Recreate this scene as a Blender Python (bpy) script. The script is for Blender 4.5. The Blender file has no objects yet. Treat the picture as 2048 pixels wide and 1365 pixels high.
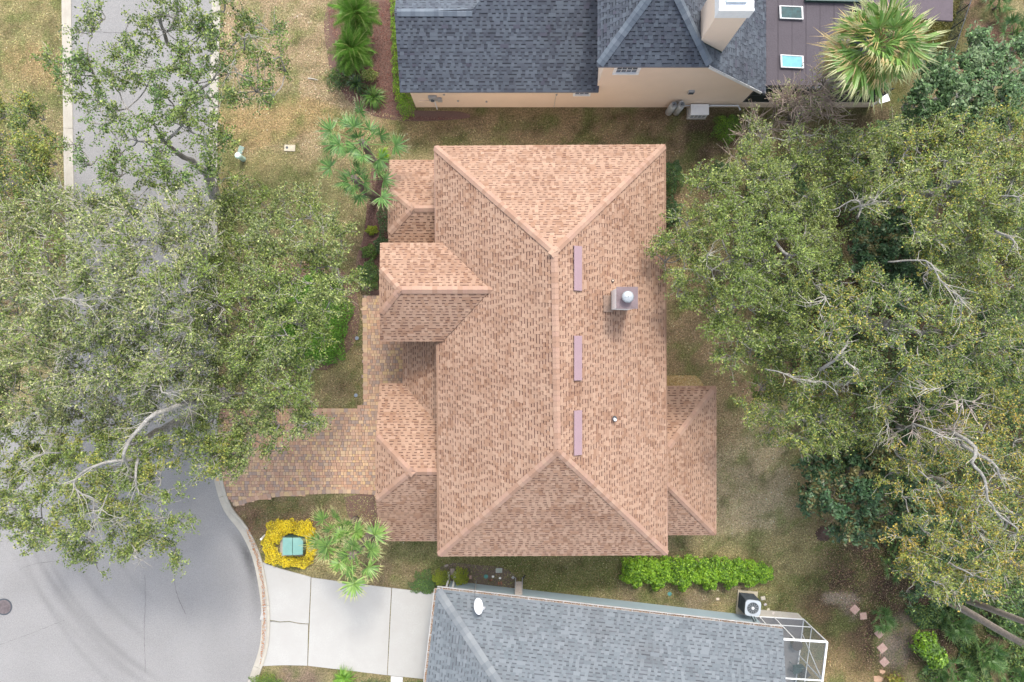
import bpy, math, random
import numpy as np
from mathutils import Vector, Matrix, noise
random.seed(7); RNG = np.random.default_rng(11)
SC = bpy.context.scene; COL = SC.collection
H, F = 36.0, 1365.33            # drone height (m); focal length in photo pixels

# ------------------------------------------------------------ camera, sky, sun, exposure
cam = bpy.data.cameras.new("camera"); cam.lens = 24; cam.sensor_width = 36; cam.clip_end = 1500
co = bpy.data.objects.new("camera", cam); COL.objects.link(co); co.location = (0, 0, H); SC.camera = co
world = bpy.data.worlds.new("World"); SC.world = world; world.use_nodes = True
wn = world.node_tree; bg = wn.nodes["Background"]; sky = wn.nodes.new("ShaderNodeTexSky")
SUN_EL, SUN_AZ = 54, 14         # degrees; azimuth measured from +Y (photo top) towards +X
sky.sky_type = 'NISHITA'; sky.sun_disc = False
sky.sun_elevation = math.radians(SUN_EL); sky.sun_rotation = math.radians(SUN_AZ)
sky.air_density = 1.0; sky.dust_density = 2.5; sky.ozone_density = 1.0
hs = wn.nodes.new('ShaderNodeHueSaturation'); hs.inputs['Saturation'].default_value = .5   # thin bright overcast: a whiter sky
wn.links.new(sky.outputs[0], hs.inputs['Color']); wn.links.new(hs.outputs[0], bg.inputs[0]); bg.inputs[1].default_value = 0.15
sl = bpy.data.lights.new("sun", 'SUN'); sl.energy = .9; sl.angle = math.radians(10); sl.color = (1, .95, .87)
so = bpy.data.objects.new("sun", sl); COL.objects.link(so)
sd = Vector((math.sin(math.radians(SUN_AZ)) * math.cos(math.radians(SUN_EL)), math.cos(math.radians(SUN_AZ)) * math.cos(math.radians(SUN_EL)), math.sin(math.radians(SUN_EL))))
so.rotation_euler = sd.to_track_quat('Z', 'Y').to_euler(); so.location = (0, 0, 60)
SC.view_settings.view_transform = 'Standard'; SC.view_settings.look = 'None'; SC.view_settings.gamma = 1
SC.view_settings.use_curve_mapping = False; SC.view_settings.exposure = 1.68
SC.cycles.max_bounces = 6; SC.cycles.diffuse_bounces = 3; SC.cycles.transparent_max_bounces = 8

# ------------------------------------------------------------ helpers
def P(px, py, z=0.0):
    s = (H - z) / F
    return Vector(((px - 1024) * s, (682.5 - py) * s, z))
ORG = {}
def tag(o, label=None, cat=None, group=None, kind=None):
    for k, v in (("label", label), ("category", cat), ("group", group), ("kind", kind)):
        if v: o[k] = v
    return o
def thing(name, label, cat, loc=(0, 0, 0), group=None, kind=None):
    o = bpy.data.objects.new(name, None); COL.objects.link(o); o.location = loc; o.empty_display_size = .2
    ORG[o.name] = Vector(loc); return tag(o, label, cat, group, kind)
def link(name, me, parent=None, loc=(0, 0, 0), mat4=None):
    """loc / mat4 are in world space"""
    o = bpy.data.objects.new(name, me); COL.objects.link(o)
    w = Matrix(mat4) if mat4 is not None else Matrix.Translation(Vector(loc))
    ORG[o.name] = w.to_translation()
    if parent is not None:
        o.parent = parent; w = Matrix.Translation(-ORG[parent.name]) @ w
    o.matrix_local = w
    return o

class MB:
    def __init__(s): s.v = []; s.f = []; s.c = []
    def face(s, pts, col=None):
        n = len(s.v); s.v += [tuple(p) for p in pts]; s.f.append(tuple(range(n, n + len(pts)))); s.c.append(col)
    def box(s, c, d, rz=0.0, col=None, M=None):
        c = Vector(c); R = Matrix.Rotation(rz, 3, 'Z') if M is None else M; n = len(s.v)
        for x in (-.5, .5):
            for y in (-.5, .5):
                for z in (-.5, .5): s.v.append(tuple(c + R @ Vector((x * d[0], y * d[1], z * d[2]))))
        for q in ((0, 1, 3, 2), (4, 6, 7, 5), (0, 4, 5, 1), (2, 3, 7, 6), (0, 2, 6, 4), (1, 5, 7, 3)):
            s.f.append(tuple(n + i for i in q)); s.c.append(col)
    def prism(s, poly, z0, z1, col=None, bottom=True):
        """poly: list of 2D points (either winding); z0/z1 numbers"""
        a = sum(poly[i][0] * poly[(i + 1) % len(poly)][1] - poly[(i + 1) % len(poly)][0] * poly[i][1] for i in range(len(poly)))
        if a < 0: poly = poly[::-1]
        m = len(poly); n = len(s.v)
        s.v += [(p[0], p[1], z0) for p in poly] + [(p[0], p[1], z1) for p in poly]
        s.f.append(tuple(n + m + i for i in range(m))); s.c.append(col)
        if bottom: s.f.append(tuple(n + i for i in range(m))[::-1]); s.c.append(col)
        for i in range(m):
            j = (i + 1) % m; s.f.append((n + i, n + j, n + m + j, n + m + i)); s.c.append(col)
    def slab(s, poly3, th, col=None):
        """3D polygon extruded downwards"""
        m = len(poly3); n = len(s.v); poly3 = [Vector(p) for p in poly3]
        s.v += [tuple(p) for p in poly3] + [(p[0], p[1], p[2] - th) for p in poly3]
        s.f.append(tuple(n + i for i in range(m))); s.f.append(tuple(n + m + i for i in range(m))[::-1]); s.c += [col, col]
        for i in range(m):
            j = (i + 1) % m; s.f.append((n + i, n + m + i, n + m + j, n + j)); s.c.append(col)
    def tube(s, pts, r0, r1=None, n=6, col=None, caps=True):
        r1 = r0 if r1 is None else r1; pts = [Vector(p) for p in pts]; b = len(s.v); k = len(pts)
        for i, p in enumerate(pts):
            t = (pts[min(i + 1, k - 1)] - pts[max(i - 1, 0)]).normalized()
            a = t.orthogonal().normalized() if i == 0 else (pa - t * pa.dot(t)).normalized()
            pa = a; bb = t.cross(a); r = r0 + (r1 - r0) * i / max(1, k - 1)
            for j in range(n):
                th = 2 * math.pi * j / n; s.v.append(tuple(p + (a * math.cos(th) + bb * math.sin(th)) * r))
        for i in range(k - 1):
            for j in range(n):
                j2 = (j + 1) % n; s.f.append((b + i * n + j, b + i * n + j2, b + (i + 1) * n + j2, b + (i + 1) * n + j)); s.c.append(col)
        if caps:
            s.f.append(tuple(b + (k - 1) * n + j for j in range(n))); s.f.append(tuple(b + j for j in range(n))[::-1]); s.c += [col, col]
    def cyl(s, c, r, z0, z1, n=20, col=None, r1=None):
        s.tube([(c[0], c[1], z0), (c[0], c[1], z1)], r, r1 if r1 is not None else r, n, col)
    def lathe(s, c, prof, n=20, col=None):
        b = len(s.v)
        for r, z in prof:
            for j in range(n): s.v.append((c[0] + r * math.cos(2 * math.pi * j / n), c[1] + r * math.sin(2 * math.pi * j / n), z))
        for i in range(len(prof) - 1):
            for j in range(n):
                j2 = (j + 1) % n; s.f.append((b + i * n + j, b + i * n + j2, b + (i + 1) * n + j2, b + (i + 1) * n + j)); s.c.append(col)
    def build(s, name, mat, parent=None, label=None, cat=None, group=None, kind=None, origin=None, smooth=False, bevel=0):
        if parent is not None: org = ORG[parent.name]
        elif origin is not None: org = Vector(origin)
        else:
            a = np.array(s.v); org = Vector(((a[:, 0].min() + a[:, 0].max()) / 2, (a[:, 1].min() + a[:, 1].max()) / 2, a[:, 2].min()))
        me = bpy.data.meshes.new(name)
        me.from_pydata([(x - org[0], y - org[1], z - org[2]) for x, y, z in s.v], [], s.f)
        if any(c is not None for c in s.c):
            at = me.color_attributes.new("tone", 'FLOAT_COLOR', 'CORNER')
            arr = np.concatenate([np.tile(np.array(list(c or (1, 1, 1)) + [1.0], np.float32), (len(f), 1)) for f, c in zip(s.f, s.c)])
            at.data.foreach_set("color", arr.ravel())
        me.materials.append(mat)
        if smooth: me.polygons.foreach_set("use_smooth", [True] * len(me.polygons))
        me.update()
        o = link(name, me, parent, org)
        if bevel:
            m = o.modifiers.new("bevel", 'BEVEL'); m.width = bevel; m.segments = 2; m.limit_method = 'ANGLE'
        return tag(o, label, cat, group, kind)

def np_mesh(name, V, Fq, mat, parent=None, cols=None, org=None, **kw):
    """V (n,3) world, Fq (m,k) equal-sided faces, cols (m,3) one colour per face"""
    org = ORG[parent.name] if parent is not None else Vector(org if org is not None else V.mean(0))
    me = bpy.data.meshes.new(name); m, k = Fq.shape
    V = (V - np.array(org)).astype(np.float32)
    me.vertices.add(len(V)); me.vertices.foreach_set("co", V.ravel())
    me.loops.add(m * k); me.loops.foreach_set("vertex_index", Fq.astype(np.int32).ravel())
    me.polygons.add(m); me.polygons.foreach_set("loop_start", np.arange(0, m * k, k, dtype=np.int32))
    me.update(calc_edges=True)
    if cols is not None:
        at = me.color_attributes.new("tone", 'FLOAT_COLOR', 'CORNER')
        c = np.ones((m, k, 4), np.float32); c[:, :, :3] = cols[:, None, :]; at.data.foreach_set("color", c.ravel())
    me.materials.append(mat)
    return tag(link(name, me, parent, org), **kw)

def vtubes(paths, r0, r1, n=3):
    """paths (N,K,3), r0,r1 (N,) -> verts, quads"""
    N, K, _ = paths.shape
    t = np.gradient(paths, axis=1); t /= np.linalg.norm(t, axis=2, keepdims=True) + 1e-9
    ref = np.where(np.abs(t[..., 2:3]) > .8, np.array([1., 0, 0]), np.array([0, 0, 1.]))
    a = np.cross(t, ref); a /= np.linalg.norm(a, axis=2, keepdims=True) + 1e-9; b = np.cross(t, a)
    r = r0[:, None] + (r1 - r0)[:, None] * np.linspace(0, 1, K)[None]
    th = np.arange(n) * 2 * math.pi / n
    V = paths[:, :, None, :] + (a[:, :, None, :] * np.cos(th)[None, None, :, None] + b[:, :, None, :] * np.sin(th)[None, None, :, None]) * r[:, :, None, None]
    idx = np.arange(N * K * n).reshape(N, K, n); j = np.roll(idx, -1, axis=2)
    Q = np.stack([idx[:, :-1], j[:, :-1], j[:, 1:], idx[:, 1:]], -1).reshape(-1, 4)
    return V.reshape(-1, 3), Q

# ------------------------------------------------------------ materials
def new_mat(name):
    m = bpy.data.materials.new(name); m.use_nodes = True; nt = m.node_tree
    return m, nt, nt.nodes["Principled BSDF"]
def N(nt, t, **kw):
    n = nt.nodes.new(t)
    for k, v in kw.items(): setattr(n, k, v)
    return n
def coords(nt): return N(nt, "ShaderNodeTexCoord").outputs["Object"]
def mixc(nt, fac, a, b, mode='MIX'):
    n = N(nt, "ShaderNodeMix", data_type='RGBA', blend_type=mode)
    for i, v in ((0, fac), (6, a), (7, b)):
        if hasattr(v, "links"): nt.links.new(v, n.inputs[i])
        else: n.inputs[i].default_value = v if i == 0 else (*v, 1) if len(v) == 3 else v
    return n.outputs[2]
def noi(nt, vec, scale, detail=4, rough=.6, lo=.3, hi=.7, a=0., b=1.):
    n = N(nt, "ShaderNodeTexNoise"); n.inputs["Scale"].default_value = scale; n.inputs["Detail"].default_value = detail; n.inputs["Roughness"].default_value = rough
    nt.links.new(vec, n.inputs["Vector"])
    r = N(nt, "ShaderNodeMapRange"); nt.links.new(n.outputs["Fac"], r.inputs[0])
    for i, v in zip((1, 2, 3, 4), (lo, hi, a, b)): r.inputs[i].default_value = v
    return r.outputs[0]
def bump(nt, bsdf, h, strength=.5, dist=.02):
    b = N(nt, "ShaderNodeBump"); b.inputs["Strength"].default_value = strength; b.inputs["Distance"].default_value = dist
    nt.links.new(h, b.inputs["Height"]); nt.links.new(b.outputs[0], bsdf.inputs["Normal"])
def mat_plain(name, c, rough=.6, metal=0, var=.15, scale=6., c2=None, bmp=.0, spec=.5, fine=None):
    m, nt, p = new_mat(name); v = coords(nt); c2 = c2 or tuple(x * (1 - var * 2) for x in c)
    f = noi(nt, v, scale); col = mixc(nt, f, c, c2)
    if fine: col = mixc(nt, noi(nt, v, fine[0], 2, .7, .35, .65), col, tuple(x * fine[1] for x in c))
    nt.links.new(col, p.inputs["Base Color"]); p.inputs["Roughness"].default_value = rough; p.inputs["Metallic"].default_value = metal
    p.inputs["Specular IOR Level"].default_value = spec
    if bmp: bump(nt, p, noi(nt, v, scale * 8, 3), bmp)
    return m
def mat_tone(name, rough=.85, spec=.2, grain=(60., .8), blotch=None, bmp=.3):
    """colour comes from the mesh's own per-piece tone, with grain"""
    m, nt, p = new_mat(name); v = coords(nt); a = N(nt, "ShaderNodeVertexColor", layer_name="tone").outputs[0]
    col = mixc(nt, noi(nt, v, grain[0], 2, .7, .35, .65), a, mixc(nt, 1., a, (grain[1],) * 3, 'MULTIPLY'))
    if blotch: col = mixc(nt, noi(nt, v, blotch[0], 4, .65, blotch[2], blotch[3]), col, mixc(nt, 1., col, blotch[1], 'MULTIPLY'))
    nt.links.new(col, p.inputs["Base Color"]); p.inputs["Roughness"].default_value = rough; p.inputs["Specular IOR Level"].default_value = spec
    if bmp: bump(nt, p, noi(nt, v, grain[0], 2), bmp, .005)
    return m
def mat_pick(name, palette, rough=.85, spec=.2, grain=(60., .8)):
    """each object takes its own tone out of a palette (Object Info > Random)"""
    m, nt, p = new_mat(name); v = coords(nt); oi = N(nt, "ShaderNodeObjectInfo"); r = N(nt, "ShaderNodeValToRGB"); r.color_ramp.interpolation = 'CONSTANT'
    nt.links.new(oi.outputs["Random"], r.inputs[0]); el = r.color_ramp.elements
    for i, c in enumerate(palette):
        e = el[i] if i < 2 else el.new(i / len(palette)); e.position = i / len(palette); e.color = (*c, 1)
    col = mixc(nt, noi(nt, v, grain[0], 2, .7, .35, .65), r.outputs[0], mixc(nt, 1., r.outputs[0], (grain[1],) * 3, 'MULTIPLY'))
    nt.links.new(col, p.inputs["Base Color"]); p.inputs["Roughness"].default_value = rough; p.inputs["Specular IOR Level"].default_value = spec
    return m
def mat_leaf(name, rough=.5, trans=.3, spec=.4):
    m, nt, p = new_mat(name); a = N(nt, "ShaderNodeVertexColor", layer_name="tone").outputs[0]
    nt.links.new(a, p.inputs["Base Color"]); p.inputs["Roughness"].default_value = rough; p.inputs["Specular IOR Level"].default_value = spec
    t = N(nt, "ShaderNodeBsdfTranslucent"); nt.links.new(a, t.inputs[0]); mx = N(nt, "ShaderNodeMixShader"); mx.inputs[0].default_value = trans
    nt.links.new(p.outputs[0], mx.inputs[1]); nt.links.new(t.outputs[0], mx.inputs[2]); nt.links.new(mx.outputs[0], nt.nodes["Material Output"].inputs[0])
    return m
M_leaf = mat_leaf("oak_leaf", .5, .3); M_gloss = mat_leaf("glossy_leaf", .45, .15, .35); M_frond = mat_leaf("palm_leaf", .42, .25, .5)
M_bark = mat_plain("grey_bark", (.46, .44, .40), .95, scale=5, c2=(.20, .18, .155), bmp=.9, fine=(14, .5), spec=.1)
M_twig = mat_plain("pale_twig", (.46, .43, .37), .9, scale=2, c2=(.30, .275, .225))
M_dark = mat_plain("brown_bark", (.16, .13, .10), .9, scale=4, bmp=.4)
M_pine = mat_plain("trunk_bark", (.26, .21, .17), .9, scale=5, c2=(.15, .12, .10), bmp=.8, fine=(18, .5))
M_white = mat_plain("white_paint", (.78, .78, .77), .5, var=.04)
M_white2 = mat_plain("white_metal", (.75, .76, .77), .4, var=.05, fine=(20, .9))
M_stucco = mat_plain("peach_stucco", (.80, .64, .50), .9, var=.04, scale=1.2, fine=(90, .9), bmp=.15)
M_bluewall = mat_plain("blue_grey_stucco", (.30, .38, .42), .9, var=.06, scale=1., fine=(50, .9), bmp=.1)
M_tanwall = mat_plain("tan_stucco", (.55, .43, .33), .9, var=.05, fine=(60, .9))
M_glassd = mat_plain("window_glass", (.13, .15, .18), .12, var=.3, spec=.8)
M_greyp = mat_plain("grey_metal", (.42, .43, .44), .45, metal=.3, var=.1)
M_dkmetal = mat_plain("dark_metal", (.07, .08, .09), .5, metal=.3, var=.15)
M_black = mat_plain("black_rubber", (.02, .02, .02), .6)
M_screen, nt, p = new_mat("insect_screen"); p.inputs["Base Color"].default_value = (.10, .12, .12, 1); p.inputs["Roughness"].default_value = .8; p.inputs["Alpha"].default_value = .33
M_dkscreen, nt, p = new_mat("dark_porch_screen"); p.inputs["Base Color"].default_value = (.012, .02, .018, 1); p.inputs["Roughness"].default_value = .7; p.inputs["Alpha"].default_value = .93
M_mulch = mat_plain("mulch", (.12, .07, .055), .95, scale=9, c2=(.05, .033, .028), fine=(45, 1.9), bmp=.9)

def sheet(name, pxs, z, mat, parent=None, th=None, **kw):
    """flat sheet from photo outline points lying on the ground"""
    poly = [P(x, y, 0).xy for x, y in pxs]; mb = MB()
    if th: mb.prism(poly, z - th, z)
    else: mb.face([(q[0], q[1], z) for q in poly][::-1])
    return mb.build(name, mat, parent, **kw)
def inpoly(x, y, poly):
    c = np.zeros(np.shape(x), bool); n = len(poly)
    for i in range(n):
        x0, y0 = poly[i]; x1, y1 = poly[i - 1]
        c ^= ((y0 > y) != (y1 > y)) & (x < (x1 - x0) * (y - y0) / ((y1 - y0) or 1e-9) + x0)
    return c
def smooth_line(pts, step=.25):
    """Catmull-Rom through points"""
    p = [np.array(q, float) for q in pts]; p = [2 * p[0] - p[1]] + p + [2 * p[-1] - p[-2]]; out = []
    for i in range(1, len(p) - 2):
        k = max(2, int(np.linalg.norm(p[i + 1] - p[i]) / step))
        for j in range(k):
            t = j / k; out.append(.5 * (2 * p[i] + (p[i + 1] - p[i - 1]) * t + (2 * p[i - 1] - 5 * p[i] + 4 * p[i + 1] - p[i + 2]) * t * t + (3 * p[i] - p[i - 1] - 3 * p[i + 1] + p[i + 2]) * t ** 3))
    out.append(p[-2]); return out

# ------------------------------------------------------------ the ground
# blobs of real ground colour: photo px centre, radii, colour, strength
STRAW, GREEN, BROWN, DARK, LITTER = (.35, .275, .165), (.14, .16, .065), (.18, .135, .085), (.06, .042, .03), (.17, .10, .075)
OLIVE, MOSS, SAND, BRITE = (.27, .24, .11), (.10, .10, .025), (.24, .21, .17), (.17, .24, .05)
BLOBS = [(60, 60, 200, 160, OLIVE, .7), (70, 130, 70, 60, (.32, .22, .11), .5), (560, 120, 260, 230, STRAW, 1), (500, 345, 130, 60, OLIVE, .9), (560, 250, 200, 40, (.34, .25, .10), .6), (600, 390, 110, 50, GREEN, .4),
         (860, 240, 110, 50, (.27, .2, .1), .8), (1120, 250, 260, 55, (.25, .19, .11), .9), (1060, 240, 60, 20, GREEN, .3), (1385, 300, 110, 90, BROWN, 1), (1395, 280, 45, 25, DARK, .6), (1320, 330, 60, 300, (.25, .19, .11), .9),
         (1390, 640, 90, 160, (.26, .20, .12), .95), (700, 740, 60, 90, OLIVE, .7), (720, 600, 40, 150, BROWN, .7), (690, 790, 50, 25, BROWN, .6), (1500, 920, 110, 190, (.37, .315, .195), .95), (1440, 820, 60, 100, (.26, .2, .11), .7),
         (1560, 760, 110, 60, LITTER, .6), (1560, 1120, 130, 80, (.27, .24, .11), .8), (1690, 1110, 36, 36, BRITE, .7), (1720, 1180, 70, 45, (.2, .14, .095), .8), (1745, 1110, 50, 55, LITTER, .8), (1640, 1200, 70, 50, (.22, .19, .10), .7), (1660, 1150, 60, 30, (.17, .17, .07), .6), (1560, 1200, 60, 30, GREEN, .6),
         (1690, 1300, 110, 110, (.31, .235, .115), .95), (1600, 1180, 110, 50, (.2, .2, .07), .5), (1380, 1190, 170, 22, (.2, .16, .12), .55), (1100, 1150, 240, 50, (.13, .15, .055), .8), (860, 1120, 70, 40, (.13, .155, .06), .8),
         (820, 1130, 100, 40, OLIVE, .6), (560, 1030, 130, 60, BROWN, .8), (500, 1040, 55, 60, LITTER, .6), (560, 1015, 60, 18, (.14, .15, .05), .6), (640, 1140, 80, 30, OLIVE, .7), (780, 1160, 70, 25, BROWN, .7),
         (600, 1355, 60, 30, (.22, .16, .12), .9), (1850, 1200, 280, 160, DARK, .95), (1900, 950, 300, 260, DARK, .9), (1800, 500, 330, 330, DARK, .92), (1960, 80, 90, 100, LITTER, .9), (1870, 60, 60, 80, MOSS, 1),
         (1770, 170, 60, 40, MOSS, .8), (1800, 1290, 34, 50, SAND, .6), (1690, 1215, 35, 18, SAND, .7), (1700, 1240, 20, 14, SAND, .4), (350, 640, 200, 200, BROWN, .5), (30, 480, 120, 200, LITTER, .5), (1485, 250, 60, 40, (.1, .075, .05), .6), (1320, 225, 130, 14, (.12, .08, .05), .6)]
def ground_colour(X, Y):
    px = X * F / H + 1024; py = 682.5 - Y * F / H
    w = np.array([[noise.noise(Vector((x * .35, y * .35, 3.1))), noise.noise(Vector((x * .35, y * .35, 9.7)))] for x, y in zip(X.ravel(), Y.ravel())]).reshape(*X.shape, 2)
    px = px + w[..., 0] * 45; py = py + w[..., 1] * 45
    c = np.empty(X.shape + (3,)); c[...] = (.26, .225, .115)
    for bx, by, rx, ry, col, s in BLOBS:
        d = ((px - bx) / rx) ** 2 + ((py - by) / ry) ** 2
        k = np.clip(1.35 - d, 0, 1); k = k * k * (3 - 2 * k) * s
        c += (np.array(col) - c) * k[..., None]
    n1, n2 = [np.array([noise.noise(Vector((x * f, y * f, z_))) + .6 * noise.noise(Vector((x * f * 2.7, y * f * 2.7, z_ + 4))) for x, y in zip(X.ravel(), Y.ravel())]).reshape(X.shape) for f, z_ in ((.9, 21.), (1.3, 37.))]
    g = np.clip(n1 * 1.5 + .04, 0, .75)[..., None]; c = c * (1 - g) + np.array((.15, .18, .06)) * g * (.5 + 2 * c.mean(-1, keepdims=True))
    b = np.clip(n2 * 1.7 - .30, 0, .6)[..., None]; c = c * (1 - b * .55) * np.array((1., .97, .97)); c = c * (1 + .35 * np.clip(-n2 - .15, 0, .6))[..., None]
    return c
def grid_mesh(name, x0, x1, y0, y1, step, zf, colf, mat, **kw):
    xs = np.arange(x0, x1 + step / 2, step); ys = np.arange(y0, y1 + step / 2, step); X, Y = np.meshgrid(xs, ys); Z = zf(X, Y)
    V = np.stack([X, Y, Z], -1).reshape(-1, 3); idx = np.arange(V.shape[0]).reshape(X.shape)
    Q = np.stack([idx[:-1, :-1], idx[:-1, 1:], idx[1:, 1:], idx[1:, :-1]], -1).reshape(-1, 4)
    me = bpy.data.meshes.new(name); me.vertices.add(len(V)); me.vertices.foreach_set("co", V.ravel().astype(np.float32))
    me.loops.add(Q.size); me.loops.foreach_set("vertex_index", Q.ravel().astype(np.int32)); me.polygons.add(len(Q)); me.polygons.foreach_set("loop_start", np.arange(0, Q.size, 4, dtype=np.int32))
    me.update(calc_edges=True); at = me.color_attributes.new("tone", 'FLOAT_COLOR', 'POINT'); C = np.ones((len(V), 4), np.float32); C[:, :3] = colf(X, Y).reshape(-1, 3); at.data.foreach_set("color", C.ravel())
    me.materials.append(mat); return tag(link(name, me), **kw)
M_grd, nt, p = new_mat("lawn")
v = coords(nt); a = N(nt, "ShaderNodeVertexColor", layer_name="tone").outputs[0]
c1 = mixc(nt, noi(nt, v, 11, 6, .85, .40, .60), mixc(nt, 1., a, (1.7, 1.6, 1.7), 'MULTIPLY'), mixc(nt, 1., a, (.50, .58, .5), 'MULTIPLY'))
c1 = mixc(nt, noi(nt, v, 2.2, 5, .7, .5, .75, 0, .5), c1, mixc(nt, .6, c1, (.11, .15, .04)))
c1 = mixc(nt, noi(nt, v, 1.1, 5, .7, .58, .75, 0, .35), c1, (.36, .24, .12))
c1 = mixc(nt, noi(nt, v, 17, 2, .6, .60, .66, 0, .5), c1, (.50, .40, .25))
c1 = mixc(nt, noi(nt, v, 14, 3, .6, .60, .68, 0, .7), c1, (.045, .04, .02))
nt.links.new(c1, p.inputs["Base Color"]); p.inputs["Roughness"].default_value = .95; p.inputs["Specular IOR Level"].default_value = .1
bump(nt, p, noi(nt, v, 40, 4, .8), .9, .05)
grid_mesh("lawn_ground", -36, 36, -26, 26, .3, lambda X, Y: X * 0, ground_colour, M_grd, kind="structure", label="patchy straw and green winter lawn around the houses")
mb = MB(); mb.face([(-500, -500, -.03), (500, -500, -.03), (500, 500, -.03), (-500, 500, -.03)]); mb.build("ground", mat_plain("far_ground", (.13, .14, .06), .95, scale=.3, c2=(.07, .08, .03)), kind="structure", label="flat ground reaching beyond the lots")

# ------------------------------------------------------------ road, kerb, driveways
KERB = smooth_line([P(x, y).xy[:] for x, y in [(428, -900), (428, -300), (428, 0), (422, 300), (423, 600), (424, 800), (424, 900), (434, 966), (452, 1020), (484, 1062), (508, 1112), (521, 1170), (527, 1225), (524, 1290), (505, 1350), (470, 1440), (420, 1500)]], .35)
road_px = [(137, -900), (137, 0), (143, 300), (146, 620), (110, 800), (-60, 900), (-500, 980), (-900, 1200), (-900, 1700), (0, 2000), (300, 1650), (420, 1500)]
rp = [P(x, y).xy[:] for x, y in road_px]; ROADPOLY = rp + [tuple(q) for q in KERB[::-1]]
TRACKS = [((75, 1365), (-60, 1180), 5)]
def road_colour(X, Y):
    px = X * F / H + 1024; py = 682.5 - Y * F / H; c = np.empty(X.shape + (3,)); c[...] = (.226, .219, .211)
    nz = np.array([noise.noise(Vector((x * .5, y * .5, 0))) for x, y in zip(X.ravel(), Y.ravel())]).reshape(X.shape)
    c *= (1 + .10 * nz)[..., None]
    # rubber marks left by turning cars: arcs about a point off the kerb
    for cx, cy, r, w, a0, s in [(620, 820, 560, 7, 0, .2), (640, 840, 610, 5, 0, .26), (660, 820, 520, 5, 0, .2), (700, 800, 700, 7, 0, .2), (650, 790, 660, 4, 0, .24), (690, 860, 690, 4, 0, .2), (590, 800, 640, 6, 0, .12)]:
        d = np.hypot(px - cx, py - cy) - r; m = np.exp(-(d / w) ** 2)
        if a0 == 0: m *= ((px < 330) & (py > 1080)) * np.clip((330 - px) / 90, 0, 1) * np.clip((py - 1080) / 60, 0, 1)
        c *= (1 - s * m * (.7 + .6 * nz))[..., None]
    # dirt in the gutter along the cul-de-sac
    kp = np.array([k for k in KERB if -22 < k[1] < -8]); d = np.min(np.hypot(X[..., None] - kp[:, 0], Y[..., None] - kp[:, 1]), -1)
    g = np.exp(-((d - .35) / .28) ** 2) * np.clip((py - 1050) / 60, 0, 1) * (px < 530) * np.clip((1260 - py) / 120, 0, 1); c *= (1 - .45 * g * (1 + nz))[..., None]
    return c
M_road, nt, p = new_mat("asphalt"); v = coords(nt); a = N(nt, "ShaderNodeVertexColor", layer_name="tone").outputs[0]
c1 = mixc(nt, noi(nt, v, 22, 6, .85, .40, .60), mixc(nt, 1., a, (1.16, 1.16, 1.16), 'MULTIPLY'), mixc(nt, 1., a, (.82, .82, .83), 'MULTIPLY'))
c1 = mixc(nt, noi(nt, v, 30, 2, .5, .68, .72, 0, .7), c1, (.12, .11, .11)); c1 = mixc(nt, noi(nt, v, 1.3, 6, .7, .5, .8, 0, .35), c1, (.245, .24, .243))
nt.links.new(c1, p.inputs["Base Color"]); p.inputs["Roughness"].default_value = .92; p.inputs["Specular IOR Level"].default_value = .2; bump(nt, p, noi(nt, v, 90, 3), .5, .01)
# far part as a plain polygon, near part as a fine grid clipped to the road outline
xs = np.arange(-30, -12.6, .14); ys = np.arange(-20, 20, .14); X, Y = np.meshgrid(xs, ys)
def road_mesh():
    Z = X * 0 + .008; V = np.stack([X, Y, Z], -1).reshape(-1, 3); idx = np.arange(V.shape[0]).reshape(X.shape)
    Q = np.stack([idx[:-1, :-1], idx[:-1, 1:], idx[1:, 1:], idx[1:, :-1]], -1).reshape(-1, 4); cen = V[Q].mean(1)
    Q = Q[inpoly(cen[:, 0], cen[:, 1], ROADPOLY)]
    # pull border verts under the kerb is unnecessary: the kerb pan overlaps the ragged edge
    C = road_colour(X, Y).reshape(-1, 3); me = bpy.data.meshes.new("road")
    me.vertices.add(len(V)); me.vertices.foreach_set("co", V.ravel().astype(np.float32)); me.loops.add(Q.size); me.loops.foreach_set("vertex_index", Q.ravel().astype(np.int32))
    me.polygons.add(len(Q)); me.polygons.foreach_set("loop_start", np.arange(0, Q.size, 4, dtype=np.int32)); me.update(calc_edges=True)
    at = me.color_attributes.new("tone", 'FLOAT_COLOR', 'POINT'); K = np.ones((len(V), 4), np.float32); K[:, :3] = C; at.data.foreach_set("color", K.ravel()); me.materials.append(M_road)
    return tag(link("road", me), label="pale grey asphalt road opening into a cul-de-sac", kind="structure")
road = road_mesh()
mb = MB(); mb.face([(q[0], q[1], .004) for q in ROADPOLY]); mb.build("road_surface", mat_plain("asphalt_far", (.226, .219, .211), .92, scale=2, fine=(60, .85)), label="asphalt bed of the road and its far ends", kind="structure")
M_conc = mat_plain("kerb_concrete", (.41, .38, .32), .9, scale=2, c2=(.29, .26, .215), fine=(50, .8), bmp=.3)
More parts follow.
